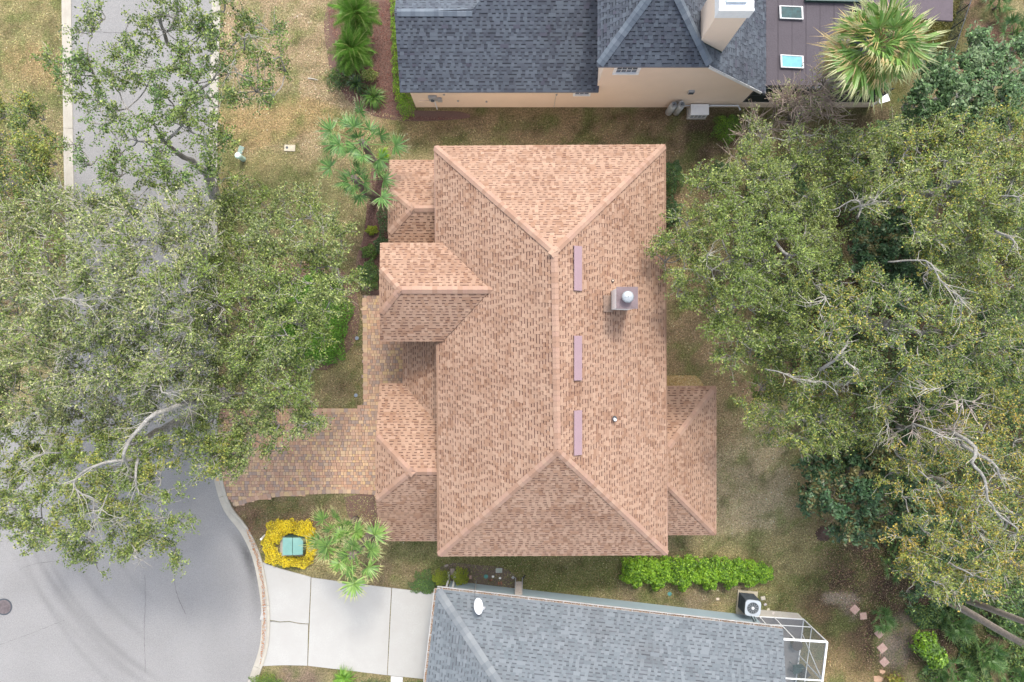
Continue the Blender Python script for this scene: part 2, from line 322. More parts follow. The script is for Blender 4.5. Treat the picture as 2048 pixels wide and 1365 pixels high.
def strip_parts(name, line, off0, off1, z0, z1, seg, gap, mat, parent, crown=0.):
    L = [Vector(q) for q in line]; nrm = []
    for i in range(len(L)):
        t = (L[min(i + 1, len(L) - 1)] - L[max(i - 1, 0)]).normalized(); nrm.append(Vector((-t.y, t.x)))
    acc = 0; st = 0
    for i in range(1, len(L)):
        acc += (L[i] - L[i - 1]).length
        if acc >= seg or i == len(L) - 1:
            ids = list(range(st, i + 1)); mb = MB(); rows = []
            for q, k in enumerate(ids):
                c = L[k].copy()
                if q == 0: c += (L[k + 1] - L[k]).normalized() * gap
                if q == len(ids) - 1: c -= (L[k] - L[k - 1]).normalized() * gap
                prof = [(off0, z0), (off0, z1 * .45), (off0 * .45 + off1 * .55, z1 * .5), (off0 * .25 + off1 * .75, z1), (off1, z1), (off1, z0)] if crown else [(off0, z0), (off0, z1), (off1, z1), (off1, z0)]
                rows.append([(c.x + nrm[k].x * o, c.y + nrm[k].y * o, z) for o, z in prof])
            for a, b in zip(rows[:-1], rows[1:]):
                for k in range(len(a) - 1): mb.face([a[k], b[k], b[k + 1], a[k + 1]])
            for e in (rows[0], rows[-1][::-1]): mb.face(e)
            mb.build(name, mat, parent); st = i; acc = 0
kerb = thing("kerb", "pale concrete kerb along the house side of the road", None, KERB[0].tolist() + [0], kind="structure")
vis = [k for k in KERB if -24 < k[1] < 24]
strip_parts("kerb_segment", vis, -.10, .36, -.05, .10, 3.0, .008, M_conc, kerb, crown=1)
kerb2 = thing("kerb", "pale concrete kerb along the far side of the road", None, (-23, 17, 0), kind="structure")
k2 = smooth_line([P(x, y).xy[:] for x, y in [(139, -120), (139, 0), (143, 300), (146, 620), (110, 800)]], .5)
strip_parts("kerb_segment", k2, .10, -.36, -.05, .10, 3.0, .008, M_conc, kerb2, crown=1)

for cp in ([(290, 1150), (291, 1200), (289, 1260), (291, 1345)], [(20, 1150), (70, 1128), (150, 1120)], [(330, 1060), (345, 1110), (352, 1180), (372, 1230)], [(160, 60), (230, 66), (330, 60), (410, 70)], [(0, 1290), (60, 1268), (130, 1240)]):
    L_ = smooth_line([P(*q).xy[:] for q in cp], .12); mb = MB(); w_ = [random.uniform(.004, .014) for _ in L_]; L_ = [(q[0] + random.uniform(-.015, .015), q[1] + random.uniform(-.015, .015)) for q in L_]
    for i in range(len(L_) - 1): mb.face([(L_[i][0] - w_[i], L_[i][1] - w_[i], .013), (L_[i][0] + w_[i], L_[i][1] + w_[i], .013), (L_[i + 1][0] + w_[i + 1], L_[i + 1][1] + w_[i + 1], .013), (L_[i + 1][0] - w_[i + 1], L_[i + 1][1] - w_[i + 1], .013)])
    mb.build("road_crack", mat_plain("crack", (.11, .105, .10), .95), road)
# manhole
mc = P(8, 1214); mh = thing("manhole_cover", "round dark iron manhole cover set in the cul-de-sac asphalt", "manhole cover", mc)
mb = MB(); mb.lathe(mc, [(.44, .008), (.44, .02), (.38, .022), (.375, .014)], 28); mb.build("frame_ring", M_dkmetal, mh)
mb = MB(); mb.cyl(mc, .37, .008, .018, 28); [mb.box((mc.x + i * .1, mc.y, .021), (.05, .6 - abs(i) * .12, .006)) for i in range(-3, 4)]
mb.build("cover", mat_plain("iron", (.16, .13, .13), .7, metal=.3, var=.2), mh)

# concrete driveway: slabs with real joints and a crack
M_slab = mat_plain("driveway_concrete", (.38, .37, .345), .9, scale=.7, c2=(.32, .305, .28), fine=(16, .88), bmp=.15)
dw = thing("driveway", "pale concrete driveway of the blue grey house", None, P(700, 1250), kind="structure")
crack = [(520, 1240), (545, 1241), (560, 1244), (580, 1243), (600, 1247), (618, 1248)]
S = [[(515, 1121), (560, 1137), (622, 1154), (620, 1201), (618, 1246)] + [(x, y - 1.0) for x, y in crack[::-1]] + [(528, 1205), (524, 1160)],
     [(528, 1205)] * 0 + [(x, y + .8) for x, y in crack] + [(617, 1249), (615, 1331), (570, 1330), (518, 1332), (525, 1290), (530, 1240)],
     [(623.4, 1155), (680, 1163), (783, 1176), (780, 1230), (774.3, 1350), (700, 1341), (640, 1334), (616.4, 1331)],
     [(784.3, 1176), (868, 1186), (960, 1195), (960, 1375), (852, 1358), (775.5, 1350)]]
for s_ in S: sheet("slab", s_, .05, M_slab, dw, th=.1)
sheet("walkway", [(782, 1352), (806, 1354), (804, 1480), (780, 1480)], .055, mat_plain("walk_white", (.5, .49, .47), .9, var=.04), th=.1, kind="structure", label="short white concrete walk beside the driveway")

# paver driveway
PV = [(725, 590), (766, 590), (812, 590), (870, 590), (870, 990), (762, 990), (700, 987), (640, 988), (580, 991), (520, 999), (468, 1014), (452, 990), (436, 960), (434, 900), (436, 818), (600, 818), (715, 818), (727, 806)]
PVm = [P(x, y).xy[:] for x, y in PV]
pd = thing("paver_driveway", "driveway and walk of multicoloured square pavers", None, P(650, 900), kind="structure")
sheet("joint_bed", PV, .012, mat_plain("joint_sand", (.20, .16, .12), .95, fine=(60, .7)), pd)
PAL = [tuple(x * .75 + y for x, y in zip(c, (.14, .092, .058))) for c in [(.42, .30, .19), (.40, .26, .17), (.36, .22, .16), (.30, .19, .15), (.45, .33, .17), (.26, .19, .16), (.38, .29, .21), (.24, .20, .19), (.33, .20, .14), (.48, .35, .22), (.42, .28, .21), (.21, .17, .16)]]
M_pav = mat_tone("paver", .9, .2, (50, .8), blotch=(.35, (1.12, 1.05, 1.0), .4, .6)); M_pav1 = mat_pick("paver_single", PAL, grain=(50, .8))
rest = MB(); cand = []
x0, y0 = -16.2, -8.8; row = 0; y = y0
MODS = [.13, .18, .13, .18, .18]
while y < 3:
    hgt = MODS[row % 5]; x = x0 + random.random() * .2
    while x < -4:
        w = random.choice((.13, .18, .18, .13, .26, .18)); cx, cy = x + w / 2, y + hgt / 2
        if inpoly(np.array(cx), np.array(cy), PVm): cand.append((cx, cy, w - .012, hgt - .012))
        x += w
    y += hgt; row += 1
cand = [c for c in cand if not (c[0] > P(766, 0).x + .35 and (c[1] < P(0, 780).y))]
keep = sorted(cand, key=lambda c: -c[2] * c[3] + (0 if P(600, 0).x < c[0] < P(757, 0).x else .02) + random.random() * .004)[:230]; ks = set(keep)
ub = MB(); ub.box((0, 0, 0), (1, 1, 1)); um = bpy.data.meshes.new("paver"); um.from_pydata(ub.v, [], ub.f); um.materials.append(M_pav1)
def yel(x, y): return 0
for c in cand:
    dz = random.uniform(-.003, .003)
    if c in ks: link("paver", um, pd, mat4=Matrix.Translation((c[0], c[1], .015 + dz)) @ Matrix.Diagonal((c[2], c[3], .08, 1)))
    else: rest.box((c[0], c[1], .015 + dz), (c[2], c[3], .08), 0, random.choice(PAL))
rest.build("pavers", M_pav, pd, kind="stuff")
def border(line, closed=False, w=.2, l=.21):
    pts = smooth_line([P(x, y).xy[:] for x, y in line], .02) if len(line) > 2 else [np.array(P(*line[0]).xy) * (1 - t) + np.array(P(*line[1]).xy) * t for t in np.linspace(0, 1, 400)]
    acc = 0; last = pts[0]
    for i in range(1, len(pts) - 1):
        acc += np.linalg.norm(pts[i] - pts[i - 1])
        if acc >= l * .5 + (l * .5 if i > 1 else 0):
            t = pts[i + 1] - pts[i - 1]; acc = 0
            o = link("paver", um, pd, mat4=Matrix.Translation((pts[i][0], pts[i][1], .022)) @ Matrix.Rotation(math.atan2(t[1], t[0]), 4, 'Z') @ Matrix.Diagonal((l - .014, w, .08, 1)))
border([(729, 592), (731, 700), (731, 800)], w=.22); 
border([(600, 821), (660, 821), (718, 821)], w=.2); border([(757, 986), (700, 983), (640, 984), (580, 987), (520, 995), (470, 1009)], w=.22)

# ------------------------------------------------------------ roofs of laminated shingles
EXPO = .140
def shade(c, k): return tuple(x * k for x in c)
class Roof:
    """one roof thing-part: slopes, shingle courses, ridge caps"""
    def __init__(s, house, pal, dark, cap_pal, singles, deckmat, seed, expo=EXPO, wk=1.):
        s.pal, s.dark, s.singles, s.cap_n = pal, dark, singles, 0; s.house = house; s.teeth = []; s.mb = MB(); s.deck = MB(); s.caps = []; s.M1 = mat_pick("shingle_single", pal, grain=(45, .8)); s.MC = mat_pick("ridge_cap", cap_pal, grain=(45, .85)); s.rs = random.Random(seed); s.dm = deckmat; s.expo = expo; s.wk = wk
    def slope(s, poly, expo=None, th=.16, up=None):
        """poly: 3D coplanar; first edge is the eave unless up is given"""
        rs = s.rs; expo = expo or s.expo; p = [Vector(q) for q in poly]; n = Vector((0, 0, 0))
        for i in range(1, len(p) - 1): n += (p[i] - p[0]).cross(p[i + 1] - p[0])
        n.normalize(); n = -n if n.z < 0 else n; p = [q - Vector((0, 0, (q - p[0]).dot(n) / n.z)) for q in p]; s.deck.slab([q - Vector((0, 0, .004)) for q in p], th)
        u = Vector((n.y, -n.x, 0)).normalized(); v = n.cross(u); v = -v if v.z < 0 else v; o = p[0]
        Q = [((q - o).dot(u), (q - o).dot(v)) for q in p]; v0 = min(q[1] for q in Q); v1 = max(q[1] for q in Q)
        def iv(t):
            t = min(max(t, v0 + 1e-4), v1 - 1e-4); xs = []
            for i in range(len(Q)):
                a, b = Q[i - 1], Q[i]
                if (a[1] > t) != (b[1] > t): xs.append(a[0] + (b[0] - a[0]) * (t - a[1]) / (b[1] - a[1]))
            return (min(xs), max(xs)) if len(xs) > 1 else None
        W = lambda a, b, h: o + u * a + v * b + n * h
        k = 0; t = v0 - .015
        while t < v1:
            ta, tb = t, min(t + expo, v1); A, B = iv(ta), iv(tb); t += expo; k += 1
            if not A or not B: continue
            lo = min(A[0], B[0]); hi = max(A[1], B[1]); x = lo - rs.random() * .3; tooth = rs.random() < .5
            while x < hi:
                w = (rs.uniform(.10, .20) if tooth else rs.uniform(.10, .21)) * s.wk * (2 if rs.random() < .12 else 1)
                a0, a1 = [min(max(q, A[0]), A[1]) for q in (x, x + w)]; b0, b1 = [min(max(q, B[0]), B[1]) for q in (x, x + w)]; x += w; was = tooth; tooth = not tooth
                if a1 - a0 < .004 and b1 - b0 < .004: continue
                c = W((a0 + a1) / 2, ta, 0); bl = .32 * noise.noise(Vector((c.x * .8, c.y * .8, c.z * .3 + 5))) + .5 * noise.noise(c * 2.3)
                r_ = rs.random() * .75 + .25 - bl * .75; idx = int(min(max((1 - r_), 0), .999) * len(s.pal)); col = shade(s.pal[idx], rs.uniform(.93, 1.07))
                if not was:    # base layer with the printed shadow band just under the next course
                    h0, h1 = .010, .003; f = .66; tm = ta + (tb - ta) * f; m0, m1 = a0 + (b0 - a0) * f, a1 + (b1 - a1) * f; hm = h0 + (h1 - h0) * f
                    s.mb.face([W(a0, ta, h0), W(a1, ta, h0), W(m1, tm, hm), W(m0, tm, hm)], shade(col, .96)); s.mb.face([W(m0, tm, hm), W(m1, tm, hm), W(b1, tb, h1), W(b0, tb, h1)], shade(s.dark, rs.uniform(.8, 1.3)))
                    s.mb.face([W(a1, ta, h0), W(a0, ta, h0), W(a0, ta, 0), W(a1, ta, 0)], col)
                else:
                    h0, h1 = .024, .013; s.teeth.append((a1 - a0 if abs(a0 - b0) < .01 and abs(a1 - b1) < .01 else 0, W((a0 + a1) / 2, (ta + tb) / 2, .0165), u, v, n, a1 - a0, tb - ta, [W(a0, ta, h0), W(a1, ta, h0), W(b1, tb, h1), W(b0, tb, h1), W(a0, ta, 0), W(a1, ta, 0), W(b1, tb, 0), W(b0, tb, 0)], col))
        s.n = n; return n
    def cap(s, a, b, n1, n2, w=.165, expo=.215, start=.10, th=.02, lift=.035):
        """a (low end) to b (high end); n1,n2 normals of the two slopes"""
        a, b = Vector(a), Vector(b); d = (b - a); L = d.length; d.normalize(); nn = (n1 + n2).normalized(); nn = (nn - d * nn.dot(d)).normalized(); side = d.cross(nn).normalized()
        s1 = n1.cross(d).normalized(); s1 = -s1 if s1.dot(side) < 0 else s1
        if n1.dot(side) < 0: na, nb = n2, n1
        else: na, nb = n1, n2
        sa = na.cross(d); sa = sa if sa.dot(side) > 0 else -sa; sb = nb.cross(d); sb = sb if sb.dot(side) < 0 else -sb
        me_key = None; mb = MB(); L2 = expo * 1.25
        loc = lambda q: (q.dot(d), q.dot(side), q.dot(nn))
        pts = []
        for x, hh in ((0, th), (L2, .004)):
            pts += [loc(sb * w) , loc(Vector()), loc(sa * w)]
            for i in (-3, -2, -1): q = pts[i]; pts[i] = (x, q[1], q[2] + hh)
        mb.v = pts + [(p_[0], p_[1], p_[2] - th) for p_ in pts[:3]] + [(p_[0], p_[1], p_[2] - .004) for p_ in pts[3:]]
        mb.f = [(0, 1, 4, 3), (1, 2, 5, 4), (0, 6, 7, 1), (1, 7, 8, 2), (0, 3, 9, 6), (2, 8, 11, 5)]
        me = bpy.data.meshes.new("ridge_cap"); me.from_pydata(mb.v, [], mb.f); me.materials.append(s.MC)
        R = Matrix((d, side, nn)).transposed().to_4x4(); k = 0; x = start
        while x < L - .02:
            s.caps.append((me, Matrix.Translation(a + d * x + nn * lift) @ R, x)); x += expo
    def finish(s, ncap=300, name="roof"):
        h = s.house; d = s.deck.build(name, s.dm, h)
        t = sorted(s.teeth, key=lambda q: -q[0]); one = t[:s.singles]; uni = bpy.data.meshes.new("shingle"); b = MB(); b.box((0, 0, 0), (1, 1, 1)); uni.from_pydata(b.v, [], b.f); uni.materials.append(s.M1)
        for q in one:
            R = Matrix((q[2], q[3], q[4])).transposed(); tilt = Matrix.Rotation(-.055, 3, 'X')
            link("shingle", uni, d, mat4=Matrix.Translation(q[1]) @ (R @ tilt).to_4x4() @ Matrix.Diagonal((q[5], q[6], .014, 1)))
        for q in t[s.singles:]:
            p = q[7]; c = q[8]; m = s.mb
            m.face(p[:4], c); m.face([p[1], p[0], p[4], p[5]], c); m.face([p[0], p[3], p[7], p[4]], c); m.face([p[2], p[1], p[5], p[6]], c)
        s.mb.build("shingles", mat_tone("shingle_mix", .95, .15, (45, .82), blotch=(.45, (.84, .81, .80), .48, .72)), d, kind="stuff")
        for me, M, x in s.caps[:ncap]: link("ridge_cap", me, d, mat4=M)
        if len(s.caps) > ncap:
            r = MB()
            for me, M, x in s.caps[ncap:]:
                n = len(r.v); r.v += [tuple(M @ v_.co) for v_ in me.vertices]; k = random.choice(s.cap_cols)
                for f in me.polygons: r.f.append(tuple(n + i for i in f.vertices)); r.c.append(k)
            r.build("ridge_caps", mat_tone("cap_mix", .9, .15, (45, .85)), d, kind="stuff")
        return d

def hipnormals(*polys): return [(Vector(p[1]) - Vector(p[0])).cross(Vector(p[2]) - Vector(p[0])).normalized() * (1 if (Vector(p[1]) - Vector(p[0])).cross(Vector(p[2]) - Vector(p[0])).z > 0 else -1) for p in polys]

TAN = [(0.352, 0.232, 0.163), (0.344, 0.224, 0.158), (0.336, 0.217, 0.151), (0.325, 0.208, 0.145), (0.309, 0.193, 0.133), (0.289, 0.176, 0.118), (0.27, 0.16, 0.106), (0.252, 0.146, 0.096)]
CAPT = [(0.335, 0.213, 0.155), (0.316, 0.2, 0.143), (0.347, 0.227, 0.163), (0.29, 0.177, 0.123), (0.328, 0.205, 0.151)]
def up(nm): return nm if nm.z > 0 else -nm

# ---- main house, under the wide tan hip roof
PIT = .634; E = 5.3; e = 2.75
house = thing("house", "tan stucco house under a broad tan shingled hip roof with lower side wings", "house", (1.8, -.4, 0))
R = Roof(house, TAN, (.105, .055, .045), CAPT, 300, mat_plain("tan_fascia", (.32, .20, .15), .8, var=.08), 3); R.cap_cols = CAPT
nw, ne, se, sw = P(868, 293, E), P(1331, 290, E), P(1336, 1110, E), P(875.5, 1112.5, E)
hw = (ne.x - nw.x) / 2; ra = Vector(((nw.x + ne.x) / 2, (nw.y + ne.y) / 2 - hw, E + PIT * hw)); rb = Vector(((sw.x + se.x) / 2, (sw.y + se.y) / 2 + hw, E + PIT * hw))
main = dict(N=[ne, nw, ra], W=[nw, sw, rb, ra], S=[sw, se, rb], E=[se, ne, ra, rb])
nN, nW, nS, nE = [R.slope(main[k]) for k in "NWSE"]
R.cap(nw, ra, nN, nW); R.cap(ne, ra, nN, nE); R.cap(sw, rb, nS, nW); R.cap(se, rb, nS, nE); R.cap(rb, ra, nE, nW)
def half_hip(xw, xe, yN, yS, z, cut=.40, pitch=PIT, cw=.10):
    """wing running west: gable end with a clipped (half-hip) top; xe is where it dies into the house"""
    h = (yN - yS) / 2; zr = z + pitch * h; yr = (yN + yS) / 2; zc = z + pitch * h * (1 - cut); yc = h * cut; xa = xw + cw + h * cut * 1.15
    N_ = [Vector((xe, yN, z)), Vector((xw, yN, z)), Vector((xw + cw, yr + yc, zc)), Vector((xa, yr, zr)), Vector((xe, yr, zr))]
    S_ = [Vector((xw, yS, z)), Vector((xe, yS, z)), Vector((xe, yr, zr)), Vector((xa, yr, zr)), Vector((xw + cw, yr - yc, zc))]
    W_ = [Vector((xw + cw, yr + yc, zc)), Vector((xw + cw, yr - yc, zc)), Vector((xa, yr, zr))]
    a, b, c = R.slope(N_), R.slope(S_), R.slope(W_)
    R.cap(W_[0], W_[2], a, c, .16); R.cap(W_[1], W_[2], b, c, .16); R.cap(W_[2], Vector((xe, yr, zr)), a, b, .18)
    return zr
# tower wing (B): its valleys run up the main west slope
EB = E + .27; bn, bs, bw = P(0, 487, EB).y, P(0, 682.5, EB).y, P(760, 0, EB).x
xm = nw.x + (EB + PIT * (bn - bs) / 2 - E) / PIT
h = (bn - bs) / 2; zr = EB + PIT * h; yr = (bn + bs) / 2; x_e = nw.x + (EB - E) / PIT; cut = .47; zc = EB + PIT * h * (1 - cut); xa = bw + .13 + h * cut * .95; yc = h * cut
Nb = [Vector((x_e, bn, EB)), Vector((bw, bn, EB)), Vector((bw + .13, yr + yc, zc)), Vector((xa, yr, zr)), Vector((xm, yr, zr))]
Sb = [Vector((bw, bs, EB)), Vector((x_e, bs, EB)), Vector((xm, yr, zr)), Vector((xa, yr, zr)), Vector((bw + .13, yr - yc, zc))]
Wb = [Vector((bw + .13, yr + yc, zc)), Vector((bw + .13, yr - yc, zc)), Vector((xa, yr, zr))]
a_, b_, c_ = R.slope(Nb, th=.08), R.slope(Sb, th=.08), R.slope(Wb)
R.cap(Wb[0], Wb[2], a_, c_, .16); R.cap(Wb[1], Wb[2], b_, c_, .16); R.cap(Wb[2], Vector((xm, yr, zr)), a_, b_, .19)
# lower wings
an, a_s = P(0, 321, e).y, P(0, 321, e).y - 5.35; aw = P(779, 0, e).x; half_hip(aw, nw.x + .35, an, a_s, e, .40, cw=.12)
cn, cs, cw_ = P(0, 768, e).y, P(0, 1082, e).y, P(759.5, 0, e).x; half_hip(cw_, sw.x + .5, cn, cs, e, .40, cw=.10)
# porch slope between the tower and the garage wing
px0 = P(806, 0, e).x; pz = e + PIT * (nw.x + .4 - px0)
R.slope([Vector((px0, 1.2, e)), Vector((px0, cn - 1.9, e)), Vector((nw.x + .4, cn - 1.9, pz)), Vector((nw.x + .4, 1.2, pz))])
# east wing (D)
dx, dn, ds = P(1432, 0, e).x, P(0, 773, e).y, P(0, 1070, e).y; dxe = se.x - .35; dd = dx - dxe
Ed = [Vector((dx, ds, e)), Vector((dx, dn, e)), Vector((dxe, dn - dd, e + PIT * dd)), Vector((dxe, ds + dd, e + PIT * dd))]
Nd = [Vector((dx, dn, e)), Vector((dxe, dn, e)), Vector((dxe, dn - dd, e + PIT * dd))]; Sd = [Vector((dxe, ds, e)), Vector((dx, ds, e)), Vector((dxe, ds + dd, e + PIT * dd))]
a_, b_, c_ = R.slope(Ed), R.slope(Nd), R.slope(Sd); R.cap(Ed[1], Ed[2], a_, b_); R.cap(Ed[0], Ed[3], a_, c_)
roof = R.finish(300)
# walls and gable ends
mb = MB()
def rect(mb, x0, x1, y0, y1, z0, z1): mb.prism([(x0, y0), (x1, y0), (x1, y1), (x0, y1)], z0, z1)
rect(mb, nw.x + .45, ne.x - .4, sw.y + .45, nw.y - .45, 0, E - .17)
mb.build("wall", M_stucco, house)
for (x0, x1, y0, y1, z1) in ((bw + .45, nw.x + .44, bs + .45, bn - .45, EB - .17), (aw + .45, nw.x + .44, a_s + .45, an - .45, e - .17), (cw_ + .45, nw.x + .44, cs + .45, cn - .45, e - .17), (ne.x - .39, dx - .45, ds + .45, dn - .45, e - .17)):
    mb = MB(); rect(mb, x0, x1, y0, y1, 0, z1); mb.build("wall", M_stucco, house)
for (x, yN, yS, z, c) in ((bw + .4, bn, bs, EB, .47), (aw + .4, an, a_s, e, .40), (cw_ + .4, cn, cs, e, .40)):
    h = (yN - yS) / 2; yr = (yN + yS) / 2; zc = z + PIT * h * (1 - c) - .22; mb = MB()
    for q in ((x, x + .15),):
        A = [(q[0], yN - .4, z - .17), (q[0], yS + .4, z - .17), (q[0], yr - h * c, zc), (q[0], yr + h * c, zc)]; B_ = [(q[1], y_, z_) for _, y_, z_ in A]
        mb.face(A); mb.face(B_[::-1]); [mb.face([A[i - 1], A[i], B_[i], B_[i - 1]]) for i in range(4)]
    mb.build("gable", M_stucco, house)
mb = MB(); mb.box((cw_ + .43, (cn + cs) / 2, 1.1), (.06, 5, 2.2)); gd = mb.build("garage_door", M_white, house)
for k in range(4):
    mb = MB(); mb.box((cw_ + .39, (cn + cs) / 2, .3 + k * .53), (.03, 4.8, .46)); mb.build("panel", M_white, gd)
# things on the roof
def on_slope(px, py, poly):
    """point where the view ray of a photo pixel meets the slope's plane"""
    n = up((Vector(poly[1]) - Vector(poly[0])).cross(Vector(poly[2]) - Vector(poly[0])).normalized()); o = Vector((0, 0, H)); d = P(px, py, 0) - o
    return o + d * ((Vector(poly[0]) - o).dot(n) / d.dot(n)), n
M_mauve = mat_plain("mauve_metal", (.27, .18, .195), .5, var=.06, scale=2, fine=(25, .93))
for lab, y0_, y1_ in (("mauve metal roof vent beside the ridge, level with the north hip junction", 493, 582), ("mauve speckled roof vent near the middle of the main ridge", 672, 761), ("mauve metal roof vent nearest the southern hip of the main ridge", 821, 910)):
    p0, n = on_slope(1152, y0_, main["E"]); p1, _ = on_slope(1154, y1_, main["E"]); c = (p0 + p1) / 2; L = (p1 - p0).length; xa_ = Vector((0, 1, 0)); ya = n.cross(xa_)
    Rm = Matrix((ya, xa_, n)).transposed(); t = thing("roof_vent", lab, "roof vent", c, "mauve vents along the ridge")
    mb = MB(); mb.box(c + n * .10, (.40, L, .035), M=Rm); mb.build("hood", M_mauve, t)
    mb = MB(); mb.box(c + n * .045, (.30, L - .08, .09), M=Rm); mb.build("throat", M_dkmetal, t)
    for sg in (-1, 1): mb = MB(); mb.box(c + n * .055 + xa_ * sg * (L / 2 - .01), (.38, .02, .085), M=Rm); mb.build("end_cap", M_mauve, t)
# chimney
cx0, cx1, cy1, cy0 = 4.62, 5.60, 1.87, .92; zt = 9.05
zt = 8.75
a, b = P(1233, 574, zt), P(1276, 618, zt); x0, x1, y1, y0 = a.x, b.x, a.y, b.y
ch = thing("chimney", "square white stuccoed chimney with mauve metal top on the tan roof", "chimney", ((x0 + x1) / 2, (y0 + y1) / 2, 6.3))
mb = MB(); rect(mb, x0 + .04, x1 - .04, y0 + .04, y1 - .04, 5.6, zt - .05); mb.build("shaft", mat_plain("chimney_white", (.80, .77, .72), .9, var=.08), ch)
mb = MB(); rect(mb, x0, x1, y0, y1, zt - .05, zt); mb.prism([(x0 + .35, y0 + .35), (x1 - .35, y0 + .35), (x1 - .35, y1 - .35), (x0 + .35, y1 - .35)], zt, zt + .03)
mb.build("cap_plate", mat_plain("rusty_mauve", (.17, .12, .125), .6, scale=3, c2=(.085, .055, .055), fine=(14, .8)), ch)
fc = P(1256, 594, zt + .3); mb = MB(); mb.cyl(fc, .13, zt, zt + .28, 16); mb.build("flue", M_greyp, ch)
mb = MB(); mb.lathe((fc.x, fc.y), [(.02, zt + .37), (.16, zt + .34), (.235, zt + .30), (.235, zt + .24), (.20, zt + .235)], 28)
mb.build("flue_cap", mat_plain("galvanised", (.36, .38, .39), .5, metal=.3, var=.15, scale=12), ch, smooth=True)
mb = MB(); pc, n = on_slope(1215, 608, main["E"]); mb.box(pc + n * .04, (.5, .7, .03), M=Matrix((nE.cross(Vector((0, 1, 0))), Vector((0, 1, 0)), nE)).transposed()); mb.build("cricket", M_pick if False else mat_plain("flashing", (.26, .18, .135), .8), ch)
for lab, px, py, r, hh, m_ in (("small white plumbing vent pipe on the tan roof east slope", 1228, 838, .06, .35, M_white2), ("small tan plumbing vent stub just above the chimney", 1225, 562, .035, .14, M_tanwall)):
    q, n = on_slope(px, py, main["E"]); t = thing("vent_pipe", lab, "vent pipe", q); mb = MB(); mb.cyl(q, r, q.z - .1, q.z + hh, 12); mb.build("pipe", m_, t)
    mb = MB(); mb.lathe((q.x, q.y), [(r * 2.2, q.z + .02), (r * 1.05, q.z + .1)], 14); mb.build("boot", M_dkmetal, t)

# ---- slate grey house at the top of the photo
SLA = [(0.099, 0.114, 0.135), (0.092, 0.106, 0.125), (0.088, 0.099, 0.119), (0.081, 0.093, 0.112), (0.075, 0.084, 0.102), (0.069, 0.078, 0.095), (0.063, 0.07, 0.087), (0.071, 0.072, 0.092)]
CAPS = [(0.122, 0.144, 0.169), (0.112, 0.133, 0.158), (0.137, 0.158, 0.184), (0.101, 0.119, 0.144)]
h2 = thing("house", "peach stucco two storey house with dark slate grey shingled roofs", "house", P(1150, 100, 0))
R = Roof(h2, SLA, (.036, .04, .048), CAPS, 200, mat_plain("slate_fascia", (.16, .17, .20), .8, var=.05), 5, .165, 1.05); R.cap_cols = CAPS
z = 2.9; ye = P(0, 184, z).y; xl = P(800, 0, z).x; xr_ = P(1197.5, 0, z).x; pit = .5
yrdg = 15.2; zrdg = z + pit * (yrdg - ye); xv = -1.9
# long south slope, low ridge at its west end, the rest climbs higher beyond the frame
dx_ = 4.6; yt = yrdg + dx_; zt2 = z + pit * (yt - ye)
S1 = [Vector((xl, ye, z)), Vector((xr_, ye, z)), Vector((xr_, yt, zt2)), Vector((xv + dx_, yt, zt2)), Vector((xv, yrdg, zrdg)), Vector((xl, yrdg, zrdg))]
nS1 = R.slope([S1[0], S1[1], S1[2], S1[3], S1[4], S1[5]])
N1 = [Vector((xl, yrdg + 2.3, zrdg - .5 * 2.3)), Vector((xl, yrdg, zrdg)), Vector((xv, yrdg, zrdg)), Vector((xv + 2.3, yrdg + 2.3, zrdg - 1.15))]
nN1 = R.slope(N1); R.cap(Vector((xl, yrdg, zrdg)), Vector((xv, yrdg, zrdg)), nS1, nN1, .2)
# two storey block
z6 = 6.0; y6 = P(0, 133, z6).y; xa6, xb6 = P(1196, 0, z6).x, P(1421, 0, z6).x; hw6 = (xb6 - xa6) / 2; p6 = .95; za = z6 + p6 * hw6; xc = (xa6 + xb6) / 2
S6 = [Vector((xa6, y6, z6)), Vector((xb6, y6, z6)), Vector((xc, y6 + hw6 * 1.15, za))]; nS6 = R.slope(S6)
W6 = [Vector((xa6, y6 + 8, z6)), Vector((xa6, y6, z6)), Vector((xc, y6 + hw6 * 1.15, za)), Vector((xc, y6 + 8, za))]; nW6 = R.slope(W6)
xe6 = P(1531, 0, 2.65).x; pe = (za - 2.65) / (xe6 - xc)
def ez(x): return za - pe * (x - xc)
E6 = [Vector((xe6, y6 - .0, ez(xe6))), Vector((xe6, y6 + 8, ez(xe6))), Vector((xc, y6 + 8, za)), Vector((xc, y6 + hw6 * 1.15, za)), Vector((xb6, y6, ez(xb6)))]
nE6 = R.slope([Vector(q) for q in E6]); R.cap(S6[0], S6[2], nS6, nW6, .22, .25); R.cap(Vector((xb6, y6, ez(xb6) + .03)), S6[2] + Vector((0, 0, .03)), nS6, nE6, .22, .25)
R.finish(110)
yw = P(0, 215, 0).y
mb = MB(); mb.prism([(P(832, 0).x, yw), (P(832, 0).x, yw + 9), (P(1193, 0).x + .0, yw + 9), (P(1200, 0).x - .3, yw)], 0, 2.85)
mb.build("wall", M_stucco, h2)
